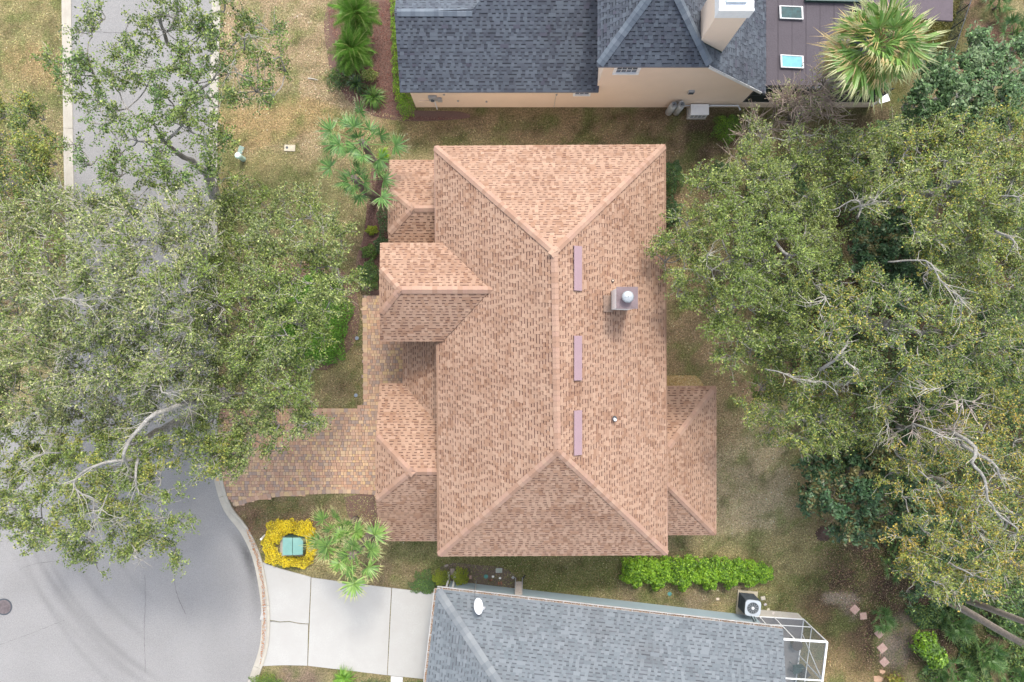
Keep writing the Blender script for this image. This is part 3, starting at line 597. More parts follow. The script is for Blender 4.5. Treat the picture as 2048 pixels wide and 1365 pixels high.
# tall south wall following the rake
xw0, xw1 = P(1200, 0, 2.9).x - .28 + .0, P(1475, 0, 0).x; mb = MB()
xw0 = xa6 + .35
pr = [(xw0, 0), (xw1, 0), (xw1, ez(xw1) - .12), (xb6, ez(xb6) - .12), (xb6 - .05, z6 - .1), (xw0, z6 - .1)]
mb.face([(x, yw - .004, z_) for x, z_ in pr]); mb.face([(x, yw + 8, z_) for x, z_ in pr][::-1])
for i in range(len(pr)): (a0, b0), (a1, b1) = pr[i - 1], pr[i]; mb.face([(a0, yw - .004, b0), (a0, yw + 8, b0), (a1, yw + 8, b1), (a1, yw - .004, b1)])
mb.build("wall", M_stucco, h2)
mb = MB(); q = [(xb6 - .06, ez(xb6) - .02), (xe6 - .25, ez(xe6 - .25) - .02)]
mb.face([(q[0][0], y6 - .03, q[0][1]), (q[1][0], y6 - .03, q[1][1]), (q[1][0], y6 - .03, q[1][1] - .2), (q[0][0], y6 - .03, q[0][1] - .2)][::-1])
mb.face([(q[0][0], y6 - .03, q[0][1] + .03), (q[1][0], y6 - .03, q[1][1] + .03), (q[1][0], y6 + .03, q[1][1] + .03), (q[0][0], y6 + .03, q[0][1] + .03)])
mb.build("rake_board", M_white, h2)
def wall_window(house, x0, x1, z0, z1, y, nx, nz, frame=.13):
    mb = MB(); t = .07; cx, cz = (x0 + x1) / 2, (z0 + z1) / 2
    mb.box((cx, y - t / 2, z0 - frame / 2), (x1 - x0 + 2 * frame, t + .06, frame)); mb.box((cx, y - t / 2, z1 + frame / 2), (x1 - x0 + 2 * frame, t, frame))
    for sx in (x0 - frame / 2, x1 + frame / 2): mb.box((sx, y - t / 2, cz), (frame, t - .004, z1 - z0))
    w = mb.build("window", M_white, house)
    mb = MB(); mb.box((cx, y - .008, cz), (x1 - x0, .012, z1 - z0)); mb.build("pane", M_glassd, w)
    mb = MB()
    for i in range(1, nx): mb.box((x0 + (x1 - x0) * i / nx, y - .024, cz), (.014, .02, z1 - z0))
    for i in range(1, nz): mb.box((cx, y - .026, z0 + (z1 - z0) * i / nz), (x1 - x0, .02, .014))
    mb.build("glazing_bars", M_white, w)
wall_window(h2, P(1232, 0, 4.9).x, P(1273, 0, 4.9).x, 4.75, 5.65, yw - .004, 4, 3); wall_window(h2, P(1150, 0, 2.).x, P(1177, 0, 2.).x, 1.97, 2.7, yw, 3, 2, .10)
mb = MB(); mb.box((P(851, 0, 1).x, yw - .03, 1.05), (.62, .06, .10)); mb.build("wall_trim", M_stucco, h2)
for px, z_ in ((888, 1.9), (916, 1.0), (973, .9), (1113, 1.9)):
    mb = MB(); mb.tube([(P(px, 0, z_).x, yw, z_), (P(px, 0, z_).x, yw - .06, z_)], .05, n=8); mb.build("spigot", M_greyp, h2)
mb = MB(); mb.tube([(P(1110, 0, 1).x, yw - .02, .02), (P(1110, 0, 1).x, yw - .02, 1.9)], .012, n=6); mb.build("wall_cable", M_greyp, h2)
# chimney of the slate house
zc2 = 8.8; x0, x1, y0 = P(1432, 0, zc2).x, P(1495, 0, zc2).x, P(0, 34, zc2).y
c2 = thing("chimney", "tall peach stucco chimney with a wide white cap on the slate roof", "chimney", ((x0 + x1) / 2, y0 + .6, 5.5))
mb = MB(); mb.prism([(x0, y0), (x1, y0), (x1, y0 + 1.3), (x0, y0 + 1.3)], 3.6, zc2); mb.build("shaft", M_stucco, c2)
mb = MB()
for (sx, sy, dx2, dy2) in ((0, -.0, 1.5, .1), (0, 1.34, 1.5, .1)): mb.box(((x0 + x1) / 2, y0 + sy, zc2 + .3), (x1 - x0 + .12, .1, .6))
for sx in (x0 - .0, x1 + .0): mb.box((sx, y0 + .67, zc2 + .3), (.1, 1.24, .6))
mb.build("cap", M_white, c2)
mb = MB(); mb.box(((x0 + x1) / 2, y0 + .67, zc2 + .50), (x1 - x0 - .1, 1.24, .05)); mb.build("cap_top", M_white2, c2)
mb = MB(); mb.box(((x0 + x1) / 2, y0 + .67, zc2 + .60), (x1 - x0 - .45, .8, .12)); mb.build("flue_box", mat_plain("pale_blue_metal", (.45, .52, .56), .4, metal=.3), c2)
mb = MB(); q = .05
mb.face([(x0 - q, y0 - q, ez(x0) + .02), (x1 + .0, y0 - q, ez(x1) + .02), (x1, y0 - .012, ez(x1) + .09), (x0 - q, y0 - .012, ez(x0) + .09)]); mb.build("flashing", mat_plain("green_black_flashing", (.03, .05, .045), .5), c2)
# flat purple-brown roof with skylights, dark porch below
zf = 2.62; M_flat = mat_plain("purple_membrane", (.062, .052, .060), .85, scale=1.2, c2=(.046, .038, .045), fine=(35, 1.25), bmp=.2)
fr = thing("flat_roof_extension", "flat purple brown membrane roof extension with screened porch below", "house extension", P(1620, 100, 0))
def zpoly(pts, z): return [P(x, y, z).xy[:] for x, y in pts]
seams = [1532, 1556, 1584, 1612, 1640, 1668, 1700]
for i in range(len(seams) - 1):
    mb = MB(); mb.prism(zpoly([(seams[i] + .3, -260), (seams[i + 1] - .3, -260), (seams[i + 1] - .3, 171), (seams[i] + .3, 171)], zf), zf - .12, zf + (i % 2) * .004); mb.build("membrane_sheet", M_flat, fr)
mb = MB(); mb.prism(zpoly([(1701, -260), (1910, -260), (1906, 42), (1870, 40), (1701, 20)], zf), zf - .14, zf - .01); mb.build("membrane_sheet", mat_plain("mauve_membrane", (.085, .066, .076), .85, fine=(35, 1.2)), fr)
mb = MB(); mb.prism(zpoly([(1612, -9), (1735, -6), (1736, 4), (1612, 1)], zf + .2), zf, zf + .2); mb.build("parapet", mat_plain("dark_green_metal", (.03, .07, .06), .5), fr)
M_sky1 = mat_plain("skylight_painted_dark", (.015, .07, .075), .25, var=.3, spec=.25)  # dark teal base colour stands in for a dim reflection on the pane
M_sky2 = mat_plain("skylight_painted_sky", (.14, .38, .42), .2, var=.1, spec=.3)  # reflected sky is painted into this pane's base colour
for lab, pts, m_ in (("skylight with dark teal reflection painted in, on the flat purple roof close to the chimney", [(1559, 11), (1606, 13), (1607, 39), (1560, 37)], M_sky1), ("skylight with pale sky blue reflection painted in, on the flat purple roof", [(1561, 109), (1607, 112), (1608, 137), (1562, 135)], M_sky2)):
    zp = zpoly(pts, zf + .12); c = sum((Vector(q) for q in zp), Vector((0, 0))) / 4; t = thing("skylight", lab, "skylight", (c.x, c.y, zf))
    mb = MB(); inn = [tuple(Vector(q) * .87 + c * .13) for q in zp]; 
    for i in range(4): mb.prism([zp[i - 1], zp[i], inn[i], inn[i - 1]], zf, zf + .12)
    mb.build("frame", M_greyp, t); mb = MB(); mb.prism(inn, zf + .02, zf + .10); mb.build("glass", m_, t)
xq0, xq1 = xw1 + .01, P(1736, 0, 0).x
mb = MB(); mb.prism([(xq0, yw), (xq0, yw + .15), (xq1, yw + .15), (xq1, yw)], 0, .62); mb.build("knee_wall", M_stucco, fr)
mb = MB(); mb.prism([(xq0, yw + .05), (xq0, yw + .09), (xq1, yw + .09), (xq1, yw + .05)], .62, zf - .13); mb.build("porch_screen", M_dkscreen, fr)
mb = MB(); mb.box(((xq0 + xq1) / 2, yw + .07, 1.6), (xq1 - xq0, .05, .05)); [mb.box((x, yw + .07, 1.55), (.05, .052, 1.85)) for x in np.arange(xq0 + .1, xq1, 1.6)]; mb.build("porch_frame", M_dkmetal, fr)
mb = MB(); mb.prism([(xq0 + .02, yw + .2), (xq1, yw + .2), (xq1, yw + 11), (xq0 + .02, yw + 11)], 0, .1); mb.build("porch_floor", M_dkmetal, fr)
q = P(1768, 196, 1.2); mb = MB(); mb.box((q.x, q.y, 1.15), (.55, .45, .04), .3); mb.box((q.x, q.y, .575), (.08, .08, 1.15)); mb.build("bird_feeder_table", M_white2, label="small white table top half hidden under the tall fan palm", cat="table")
# meter, tanks, conduits by the slate house
q = P(866, 200, 1.5); t = thing("electric_meter", "grey electric meter and conduit on the peach wall", "electric meter", (q.x, yw - .1, 1))
mb = MB(); mb.box((q.x, yw - .08, 1.55), (.42, .14, .5)); mb.build("box", M_greyp, t, bevel=.015); mb = MB(); mb.box((q.x + .32, yw - .07, 1.3), (.24, .12, .4)); mb.build("box", M_greyp, t, bevel=.015)
mb = MB(); mb.tube([(q.x - .02, yw - .15, 1.5), (q.x - .02, yw - .23, 1.5)], .09, n=16); mb.build("dial", M_glassd, t); mb = MB(); mb.tube([(q.x + .05, yw - .1, 0), (q.x + .05, yw - .1, 1.3)], .03, n=8); mb.build("conduit", M_white2, t)
for lab, px, py in (("grey propane cylinder leaning nearest the hose bib, first of the pair", 1337, 224), ("grey propane cylinder beside the wall conduit, second of the pair", 1352, 224)):
    q = P(px, py, 0); q.y = yw - .28; t = thing("propane_cylinder", lab, "propane tank", q, "propane cylinders against the peach wall"); x, y = q.x, q.y
    mb = MB(); mb.lathe((x, y), [(.15, 0), (.185, .04), (.187, 1.0), (.17, 1.1), (.10, 1.17), (.01, 1.19)], 22); mb.build("tank", mat_plain("tank_grey", (.44, .45, .44), .45, var=.08), t, smooth=True)
    mb = MB(); mb.lathe((x, y), [(.125, 1.13), (.13, 1.30), (.115, 1.30), (.11, 1.14)], 18); mb.build("collar", M_greyp, t); mb = MB(); mb.cyl((x, y), .035, 1.15, 1.27, 10); mb.build("valve", M_dkmetal, t)
mb = MB(); xx = P(1364, 0, 1).x; mb.tube([(xx - .2, yw - .15, 1.2), (xx, yw - .08, 1.15), (xx + .3, yw - .07, .45), (P(1400, 0, 0.4).x, yw - .07, .42)], .025, n=6); mb.tube([(P(1412, 0).x, yw - .09, .40), (P(1416, 0).x, yw - .09, .52), (P(1470, 0).x, yw - .09, .52), (P(1475, 0).x, yw - .3, .45)], .045, n=8)
mb.build("wall_conduit", M_white2, label="white conduit pipe running low along the peach wall", cat="pipe")
q = P(1385, 181, 2.6); t = thing("wall_vent", "small grey louvred vent hood on the tall peach wall", "wall vent", (q.x, yw - .05, 2.3))
mb = MB(); mb.box((q.x, yw - .06, 2.35), (.28, .12, .28)); mb.build("hood", M_greyp, t); [MBq.build("louvre", M_dkmetal, t) for MBq in [MB() for _ in range(0)]]
for k in range(3):
    mb = MB(); mb.box((q.x, yw - .13, 2.26 + k * .09), (.24, .02, .04)); mb.build("louvre", M_dkmetal, t)
q = P(1392, 228, 0); t = thing("generator", "white utility cabinet on a small pad beside the peach wall", "generator", (q.x, q.y, 0))
mb = MB(); mb.box((q.x, q.y, .04), (1.0, .62, .08)); mb.build("pad", M_conc, t); mb = MB(); mb.box((q.x + .02, q.y, .36), (.9, .52, .56)); mb.build("cabinet", M_white2, t, bevel=.02)
mb = MB(); mb.box((q.x + .02, q.y, .66), (.94, .56, .05)); ld = mb.build("lid", M_white, t, bevel=.015); 
for k in range(4): mb = MB(); mb.box((q.x - .3 + k * .2, q.y - .262, .34), (.13, .012, .3)); mb.build("grille", M_greyp, t)

# ---- pale grey house at the bottom of the photo
GRY = [(0.169, 0.187, 0.2), (0.161, 0.179, 0.191), (0.154, 0.173, 0.185), (0.149, 0.166, 0.179), (0.14, 0.158, 0.17), (0.132, 0.15, 0.162), (0.126, 0.142, 0.154)]
CAPG = [(0.189, 0.203, 0.21), (0.175, 0.189, 0.199), (0.203, 0.217, 0.224), (0.154, 0.168, 0.178)]
h3 = thing("house", "blue grey stucco house with a weathered pale grey shingled hip roof", "house", P(1200, 1350, 0))
R = Roof(h3, GRY, (.09, .097, .108), CAPG, 250, mat_plain("grey_fascia", (.3, .32, .33), .8, var=.05), 8, .17, 1.08); R.cap_cols = CAPG
z = 2.9; A = P(874, 1179, z); B = P(1566, 1259, z); u = (B - A).normalized(); v_ = Vector((u.y, -u.x, 0))   # v_: into the house (south)
hw3 = 6.2; p3 = .45; zr3 = z + p3 * hw3; L = (B - A).length
G1 = A + v_ * hw3 * 2; rA = A + u * hw3 + v_ * hw3 + Vector((0, 0, p3 * hw3)); rB = B + v_ * hw3 + Vector((0, 0, p3 * hw3))
N3 = [B, A, rA, rB]; W3 = [A, G1, rA]; S3 = [G1, B + v_ * hw3 * 2, rB, rA]
n1, n2, n3 = R.slope(N3), R.slope(W3), R.slope(S3); R.cap(A, rA, n1, n2, .23, .30); R.cap(G1, rA, n2, n3, .23, .30); R.cap(rA, rB, n1, n3, .23, .30)
R.finish(60)
mb = MB(); w0 = A + u * .45 + v_ * .55; w1 = B + v_ * .55 - u * .3; ww = [w0.xy, w1.xy, (w1 + v_ * (hw3 * 2 - 1.1)).xy, (w0 + v_ * (hw3 * 2 - 1.1)).xy]; mb.prism([tuple(q) for q in ww], 0, z - .17); mb.build("wall", M_bluewall, h3)
mb = MB(); 
for q, w_, t0 in ((w0, L - .4, 0),):
    c = w0 + u * (P(1290, 0, 2).x - w0.x) ; mb.box((c.x, c.y - .0, 2.25), (1.5, .14, 1.1), math.atan2(u.y, u.x))
wn3 = mb.build("window", M_white, h3)
mb = MB(); mb.box((c.x - u.y * -.0 - v_.x * .08, c.y - v_.y * .08, 2.25), (1.36, .02, .96), math.atan2(u.y, u.x)); mb.build("pane", M_glassd, wn3)
M_gut = mat_plain('gutter_white', (.50, .49, .47), .6, var=.15, scale=3)
# gutters
def gutter(a, b, out, parent):
    a, b, out = Vector(a), Vector(b), Vector(out); ln = (b - a).length; d = (b - a).normalized(); ang = math.atan2(d.y, d.x); mb = MB(); m = (a + b) / 2
    mb.box(m + out * .125 + Vector((0, 0, -.06)), (ln, .015, .12), ang); mb.box(m + out * .005 + Vector((0, 0, -.065)), (ln, .012, .11), ang); mb.box(m + out * .065 + Vector((0, 0, -.115)), (ln, .13, .012), ang)
    mb.box(m + out * .13 + Vector((0, 0, .004)), (ln, .022, .012), ang); g = mb.build("gutter", M_gut, parent)
    n = int(ln / .85)
    for i in range(n + 1):
        mb = MB(); mb.box(a + d * (ln * (i + .3) / (n + 1)) + out * .065 + Vector((0, 0, -.0)), (.03, .14, .012), ang); mb.build("hanger", M_gut, g)
    mb = MB(); k = 0
    for i in range(int(ln * 110)):
        c = a + d * random.uniform(0, ln) + out * random.uniform(.02, .11) + Vector((0, 0, -.10 + random.random() * .05)); mb.box(c, (random.uniform(.02, .06), random.uniform(.01, .03), .006), random.random() * 3, random.choice([(.36, .26, .19), (.22, .12, .07), (.42, .33, .26), (.30, .15, .07)]))
    mb.build("leaf_debris", mat_tone("debris", .95, .1), g, kind="stuff")
gutter(A - u * .0, B, -v_, h3); gutter(G1, A, -u, h3)
# satellite dish
q, n = on_slope(955, 1222, N3); t = thing("satellite_dish", "white oval satellite dish mounted on the pale grey roof corner", "satellite dish", q)
dc = P(955, 1213, q.z + .55); ax = Vector((.80, .22, .56)).normalized(); s1 = ax.cross(Vector((0, 0, 1))).normalized(); s2 = s1.cross(ax); mb = MB(); rings = []
for r in (0, .1, .2, .3, .36): rings.append([dc + s1 * (r * 1.05 * math.cos(a)) + s2 * (r * .9 * math.sin(a)) + ax * (r * r * .5) for a in np.linspace(0, 2 * math.pi, 25)[:-1]])
for i in range(4):
    for j in range(24): mb.face([rings[i][j - 1], rings[i][j], rings[i + 1][j], rings[i + 1][j - 1]])
for i in range(4):
    for j in range(24): mb.face([p_ - ax * .012 for p_ in (rings[i][j], rings[i][j - 1], rings[i + 1][j - 1], rings[i + 1][j])])
mb.build("reflector", M_white2, t, smooth=True); fe = P(968, 1217, q.z + .62)
mb = MB(); mb.tube([dc - s2 * .25 - ax * .02, fe], .02, n=8); mb.build("feed_arm", M_white2, t); mb = MB(); mb.tube([fe - Vector((.02, .03, 0)), fe + Vector((.05, .05, .0))], .045, n=10); mb.box(fe, (.16, .06, .06), .8); mb.build("feed_horn", M_greyp, t)
mb = MB(); mb.tube([q, q + Vector((0, 0, .25)), dc - ax * .03], .025, n=8); mb.box(q + Vector((0, 0, .02)), (.22, .22, .02)); mb.build("mast", M_greyp, t)
mb = MB(); l0 = on_slope(950, 1200, N3)[0]; mb.tube([q + Vector((0, 0, .05)), (q + l0) / 2 + Vector((.02, 0, .03)), l0 + Vector((0, 0, .03)), l0 + Vector((-.05, .6, -.2))], .008, n=5); mb.build("cable", M_black, t)
# white downpipes at the corner
mb = MB(); q = P(894, 1170, 1.0); mb.tube([(q.x, q.y, 2.6), (q.x, q.y, .15), (q.x, q.y + .35, .08)], .05, n=8); mb.build("downpipe", M_white, h3)
mb = MB(); q = P(906, 1172, 1.0); mb.tube([(q.x - .3, q.y - .25, 2.7), (q.x, q.y - .02, 2.4), (q.x, q.y, .1), (q.x + .05, q.y + .4, .06)], .055, n=8); mb.build("downpipe", M_white, h3)
# meters on the blue wall
yb = lambda x: w0.y + (x - w0.x) * u.y / u.x
x = P(944, 0, 1.2).x; t = thing("electric_meter", "grey meter boxes and conduit on the blue grey wall", "electric meter", (x, yb(x) + .1, .8))
mb = MB(); mb.box((x - .02, yb(x) + .09, 1.5), (.36, .16, .5), math.atan2(u.y, u.x)); mb.build("box", M_greyp, t, bevel=.01); mb = MB(); mb.box((x - .42, yb(x) + .1, 1.75), (.3, .16, .7), math.atan2(u.y, u.x)); mb.build("box", M_greyp, t, bevel=.01)
mb = MB(); mb.box((x + .25, yb(x) + .1, 2.), (.28, .14, .4), math.atan2(u.y, u.x)); mb.build("box", M_greyp, t, bevel=.01)
mb = MB(); mb.tube([(x + .16, yb(x) + .12, 0), (x + .16, yb(x) + .12, 1.9)], .03, n=8); mb.build("conduit", M_greyp, t)

# ------------------------------------------------------------ air conditioner, lanai, stepping stones and other yard things
q0 = P(1493, 1203, 0); t = thing("air_conditioner", "dark air conditioning unit with silver fan top on a concrete pad", "air conditioner", q0)
ang = -.10; mb = MB(); mb.box((q0.x, q0.y, .04), (1.05, 1.15, .08), ang); mb.build("pad", mat_plain("pad_concrete", (.42, .37, .27), .9, scale=4, fine=(40, .8)), t)
c = P(1493, 1200, 0); top = 1.2; ct = P(1506, 1217, top); sq = .80
mb = MB(); mb.box((ct.x, ct.y, .08 + (top - .12) / 2), (sq - .05, sq - .05, top - .16), ang); ob = mb.build("cabinet", mat_plain("ac_dark", (.05, .065, .075), .6, var=.1), t, bevel=.05)
for k in range(14):
    mb = MB(); mb.box((ct.x, ct.y, .14 + k * .07), (sq - .03, sq - .03, .014), ang); mb.build("louvre", M_dkmetal, t, bevel=.0)
mb = MB(); ro = [(sq / 2 - .0) * k for k in (1,)]; n = 32
def rsq(a, r): # rounded square outline
    c_, s_ = math.cos(a), math.sin(a); k = 1 / max((abs(c_) ** 5 + abs(s_) ** 5) ** .2, 1e-6); x, y = c_ * r * k, s_ * r * k; return x * math.cos(ang) - y * math.sin(ang), x * math.sin(ang) + y * math.cos(ang)
for i in range(n):
    a0, a1 = 2 * math.pi * i / n, 2 * math.pi * (i + 1) / n; o0, o1 = rsq(a0, sq / 2), rsq(a1, sq / 2); i0, i1 = (.30 * math.cos(a0 + ang), .30 * math.sin(a0 + ang)), (.30 * math.cos(a1 + ang), .30 * math.sin(a1 + ang))
    mb.face([(ct.x + p_[0], ct.y + p_[1], top) for p_ in (i0, o0, o1, i1)]); mb.face([(ct.x + o0[0], ct.y + o0[1], top - .08), (ct.x + o1[0], ct.y + o1[1], top - .08), (ct.x + o1[0], ct.y + o1[1], top), (ct.x + o0[0], ct.y + o0[1], top)])
    mb.face([(ct.x + i1[0], ct.y + i1[1], top - .1), (ct.x + i0[0], ct.y + i0[1], top - .1), (ct.x + i0[0], ct.y + i0[1], top), (ct.x + i1[0], ct.y + i1[1], top)])
mb.build("top_panel", mat_plain("ac_top", (.46, .50, .54), .4, metal=.2, var=.05), t)
mb = MB(); mb.cyl(ct, .30, top - .13, top - .115, 24); mb.build("fan_well", M_dkmetal, t)
for k in range(4):
    a = k * math.pi / 2 + .4; mb = MB(); mb.face([(ct.x + r * math.cos(a + da), ct.y + r * math.sin(a + da), top - .09 + dz) for r, da, dz in ((.05, 0, 0), (.27, -.12, 0), (.28, .5, .03), (.05, .9, .02))]); mb.build("fan_blade", mat_plain("blade", (.38, .42, .45), .3, metal=.6), t)
mb = MB(); mb.cyl(ct, .065, top - .05, top + .012, 14); mb.build("fan_hub", M_white2, t)
mb = MB()
for k in range(12): a = k * math.pi / 6 + .15; mb.tube([(ct.x + .06 * math.cos(a), ct.y + .06 * math.sin(a), top + .004), (ct.x + .31 * math.cos(a), ct.y + .31 * math.sin(a), top + .004)], .006, n=4)
for r in (.12, .18, .24, .29): mb.tube([(ct.x + r * math.cos(a), ct.y + r * math.sin(a), top + .004) for a in np.linspace(0, 2 * math.pi, 25)], .003, n=4)
mb.build("fan_guard", M_greyp, t)
mb = MB(); wl = P(1505, 1235, 0); mb.tube([(ct.x, ct.y - .3, .5), (ct.x + .1, ct.y - .55, .35), (ct.x + .15, yb(ct.x + .15) + .02, 1.0)], .025, n=6); mb.tube([(ct.x + .12, ct.y - .3, .45), (ct.x + .25, ct.y - .5, .3), (ct.x + .3, yb(ct.x + .3) + .02, .8)], .02, n=6)
mb.build("refrigerant_line", M_black, t)

# screened lanai
ZL = 2.75; la = thing("screened_patio", "white framed screened patio cage at the end of the grey house", "patio enclosure", P(1590, 1320, 0))
TL, TR = P(1558, 1278, ZL), P(1654, 1284, ZL); dR = (P(1643, 1372, ZL) - TR).normalized(); tR2 = TR + dR * 6; tL2 = TL + dR * 6
def g0(v): return Vector((v.x, v.y, 0))
mb = MB(); mb.prism([tuple(g0(q).xy) for q in (TL - (TR - TL) * .9, TR, tR2, tL2 - (TR - TL) * .9)], 0, .08); mb.build("floor", mat_plain("patio_floor", (.26, .245, .25), .8, scale=1.5, fine=(30, .9)), la)
mb = MB(); o_ = (TR - TL).normalized(); per = Vector((-o_.y, o_.x, 0)); mb.prism([tuple(g0(q).xy) for q in (TL - o_ * 1.2 + per * .02, TL - o_ * 1.2 + per * .38, TR + per * .3 - o_ * .3, TR + per * .02)], 0, .05); mb.build("footing", M_conc, la)
def bar(a, b, w, name="frame_bar"): m = MB(); m.tube([a, b], w, n=4); return m.build(name, M_white, la)
fr_ = [0, .36, .68, 1.0]; bar(TL - o_ * .2, TR, .06, "top_beam"); bar(TR, tR2, .06, "top_beam")
LL = TL - o_ * 1.0
for f in (-.42, 0, .34, 1.0): q = TL + (TR - TL) * f; bar(g0(q) + Vector((0, 0, .05)), q, .035, "post")
bar(LL + Vector((0, 0, -1.7)), TR + Vector((0, 0, -1.7)), .022); bar(g0(LL) + Vector((0, 0, .08)), g0(TR) + Vector((0, 0, .08)), .035, "sill")
for k in (1, 2, 3): q = TR + dR * (2.0 * k - .1); bar(g0(q), q, .035, "post"); bar(q, q - o_ * 2.4, .04, "roof_beam")
bar(TR + dR * .0 + Vector((0, 0, -1.7)), tR2 + Vector((0, 0, -1.7)), .022); bar(g0(TR) + Vector((0, 0, .08)), g0(tR2) + Vector((0, 0, .08)), .045, "sill")
q = TR + dR * 1.9; bar(TR + dR * .75 + Vector((0, 0, -2.6)), q, .028, "brace")
for a_, b_ in ((LL, TR), (TR, tR2)):
    mb = MB(); mb.face([a_, b_, g0(b_), g0(a_)]); mb.build("screen", M_screen, la)
mb = MB(); mb.face([TL - o_ * .2, TR, tR2, tL2 - o_ * .2]); mb.build("roof_screen", M_screen, la)
q = P(1592, 1289, .3); t = thing("wicker_table", "small round brown wicker table near the patio cage wall", "side table", (q.x, q.y, .08)); x, y = q.x, q.y
mb = MB(); mb.lathe((x, y), [(.20, .08), (.22, .4), (.26, .45)], 16); mb.build("base", mat_plain("wicker", (.25, .17, .08), .8, scale=30), t); mb = MB(); mb.cyl((x, y), .27, .45, .48, 18); mb.build("table_top", mat_plain("brown_top", (.10, .07, .06), .5), t)
for i in range(3): mb = MB(); a = i * 2.1; mb.tube([(x + .15 * math.cos(a), y + .15 * math.sin(a), .44), (x + .33 * math.cos(a), y + .33 * math.sin(a), .08)], .015, n=5); mb.build("leg", M_dkmetal, t)
for lab, px, py, cc, ra_ in (("dark teal metal patio chair facing the grey house wall", 1592, 1335, (.05, .10, .10), .1), ("dark brown round backed patio chair behind the cage sill", 1606, 1345, (.05, .035, .03), 2.2)):
    q = P(px, py, .3); t = thing("patio_chair", lab, "chair", (q.x, q.y, .08), "chairs in the patio cage"); mt = mat_plain("chair_paint", cc, .5); Rz = Matrix.Rotation(ra_, 3, 'Z'); b0_ = Vector((q.x, q.y, 0))
    mb = MB(); mb.box(b0_ + Vector((0, 0, .5)), (.48, .46, .04), ra_); mb.build("seat", mt, t, bevel=.01); mb = MB(); mb.box(b0_ + Rz @ Vector((0, .25, .75)), (.48, .03, .42), ra_); mb.build("backrest", mt, t)
    for sx in (-.2, .2):
        for sy in (-.19, .19): mb = MB(); mb.tube([b0_ + Rz @ Vector((sx, sy, .48)), b0_ + Rz @ Vector((sx * 1.15, sy * 1.15, .08))], .014, n=6); mb.build("leg", mt, t)
        mb = MB(); mb.tube([b0_ + Rz @ Vector((sx * 1.2, .22, .7)), b0_ + Rz @ Vector((sx * 1.2, -.2, .7)), b0_ + Rz @ Vector((sx * 1.2, -.2, .5))], .014, n=6); mb.build("armrest", mt, t)

# stepping stones
M_step = mat_plain("pink_paver", (.32, .20, .165), .9, scale=5, c2=(.40, .30, .245), fine=(40, .85), bmp=.3)
for lab, px, py, w, a in (("square pink stepping stone farthest from the patio, first on the dirt path", 1709, 1219, .40, .8), ("pinkish stepping stone half covered by the small round palmetto", 1726, 1232, .36, .1), ("pink diamond stepping stone just below the small palmetto", 1758, 1267, .40, .75), ("pink diamond stepping stone amid the pale sandy patch, third of the diamonds", 1764, 1296, .42, .7), ("pink diamond stepping stone under the sandy patch, fourth of the diamonds", 1768, 1324, .40, .75)):
    q = P(px, py); mb = MB(); mb.box((q.x, q.y, .02), (w, w, .06), a); mb.build("stepping_stone", M_step, label=lab, cat="stepping stone", group="pink stepping stones along the dirt path", bevel=.012)
for lab, px, py, rr in (("broken pale orange stone above the lowest path stone", 1764, 1343, .17), ("broad broken orange flagstone at the lower end of the path", 1756, 1358, .30)):
    q = P(px, py); mb = MB(); mb.prism([(q.x + rr * k * math.cos(a), q.y + rr * k * .8 * math.sin(a)) for a, k in zip(np.linspace(.2, 5.9, 6), (1, .7, 1.1, .9, 1, .8))], 0, .05); mb.build("flagstone", mat_plain("orange_stone", (.48, .30, .19), .9, scale=6), label=lab, cat="stepping stone")
for lab, px, py, w, c_ in (("small cream block lying in the grass near the air conditioner", 1435, 1198, .17, (.60, .50, .38)), ("cream rock right beside the air conditioner pad corner", 1525, 1196, .24, (.46, .42, .34)), ("small yellowish block between the air conditioner and patio footing", 1536, 1219, .15, (.55, .48, .36)), ("small pinkish block nearest the patio footing", 1546, 1226, .15, (.6, .52, .47)), ("pale speckled rock touching the air conditioner side", 1530, 1209, .15, (.5, .45, .44))):
    q = P(px, py); mb = MB(); mb.box((q.x, q.y, w * .2), (w, w * .8, w * .45), random.random() * 1.5); mb.build("block", mat_plain("block_stone", c_, .9, scale=8, bmp=.3), label=lab, cat="stone block", group="loose blocks by the air conditioner", bevel=.03)
for lab, px, py in (("small round green irrigation lid in the bare strip below the bright hedge", 1339, 1188), ("round teal lid in the mulch bed by the paired golden bushes", 972, 1153)):
    q = P(px, py); mb = MB(); mb.lathe(q, [(.11, 0), (.115, .03), (.09, .045), (.001, .05)], 18); mb.build("irrigation_lid", mat_plain("teal_lid", (.07, .22, .20), .5), label=lab, cat="irrigation lid")
q = P(998, 1141); t = thing("valve_box", "rectangular grey green utility lid in the mulch bed", "utility box", q); mb = MB(); mb.box((q.x, q.y, .02), (.34, .24, .05)); mb.build("rim", M_greyp, t); mb = MB(); mb.box((q.x, q.y, .035), (.29, .19, .04)); mb.build("lid", mat_plain("lid_green", (.34, .38, .32), .7), t)
q = P(1026, 1155); mb = MB(); mb.box((q.x, q.y, .03), (.13, .13, .06), .78); mb.build("sprinkler_block", M_greyp, label="tiny grey diamond shaped sprinkler block at the bed tip", cat="sprinkler")
for lab, px, py, sx, sy in (("pale stone slab between the two golden round bushes", 905, 1144, .22, .36), ("pinkish brick lying beside the second golden bush", 941, 1154, .12, .2), ("grey rock at the top edge of the mulch bed", 893, 1131, .2, .1), ("white pipe elbow cover in the mulch bed", 986, 1153, .12, .09), ("small white hose fitting at the bed edge", 1000, 1156, .12, .09)):
    q = P(px, py); mb = MB(); mb.box((q.x, q.y, .04), (sx, sy, .09), .3 if 'grey' in lab else 0); mb.build("bed_stone", M_white if 'white' in lab else mat_plain("bed_stone", (.32, .27, .24) if 'pink' not in lab else (.38, .26, .23), .9, scale=8, bmp=.3), label=lab, cat="garden stone", bevel=.02)
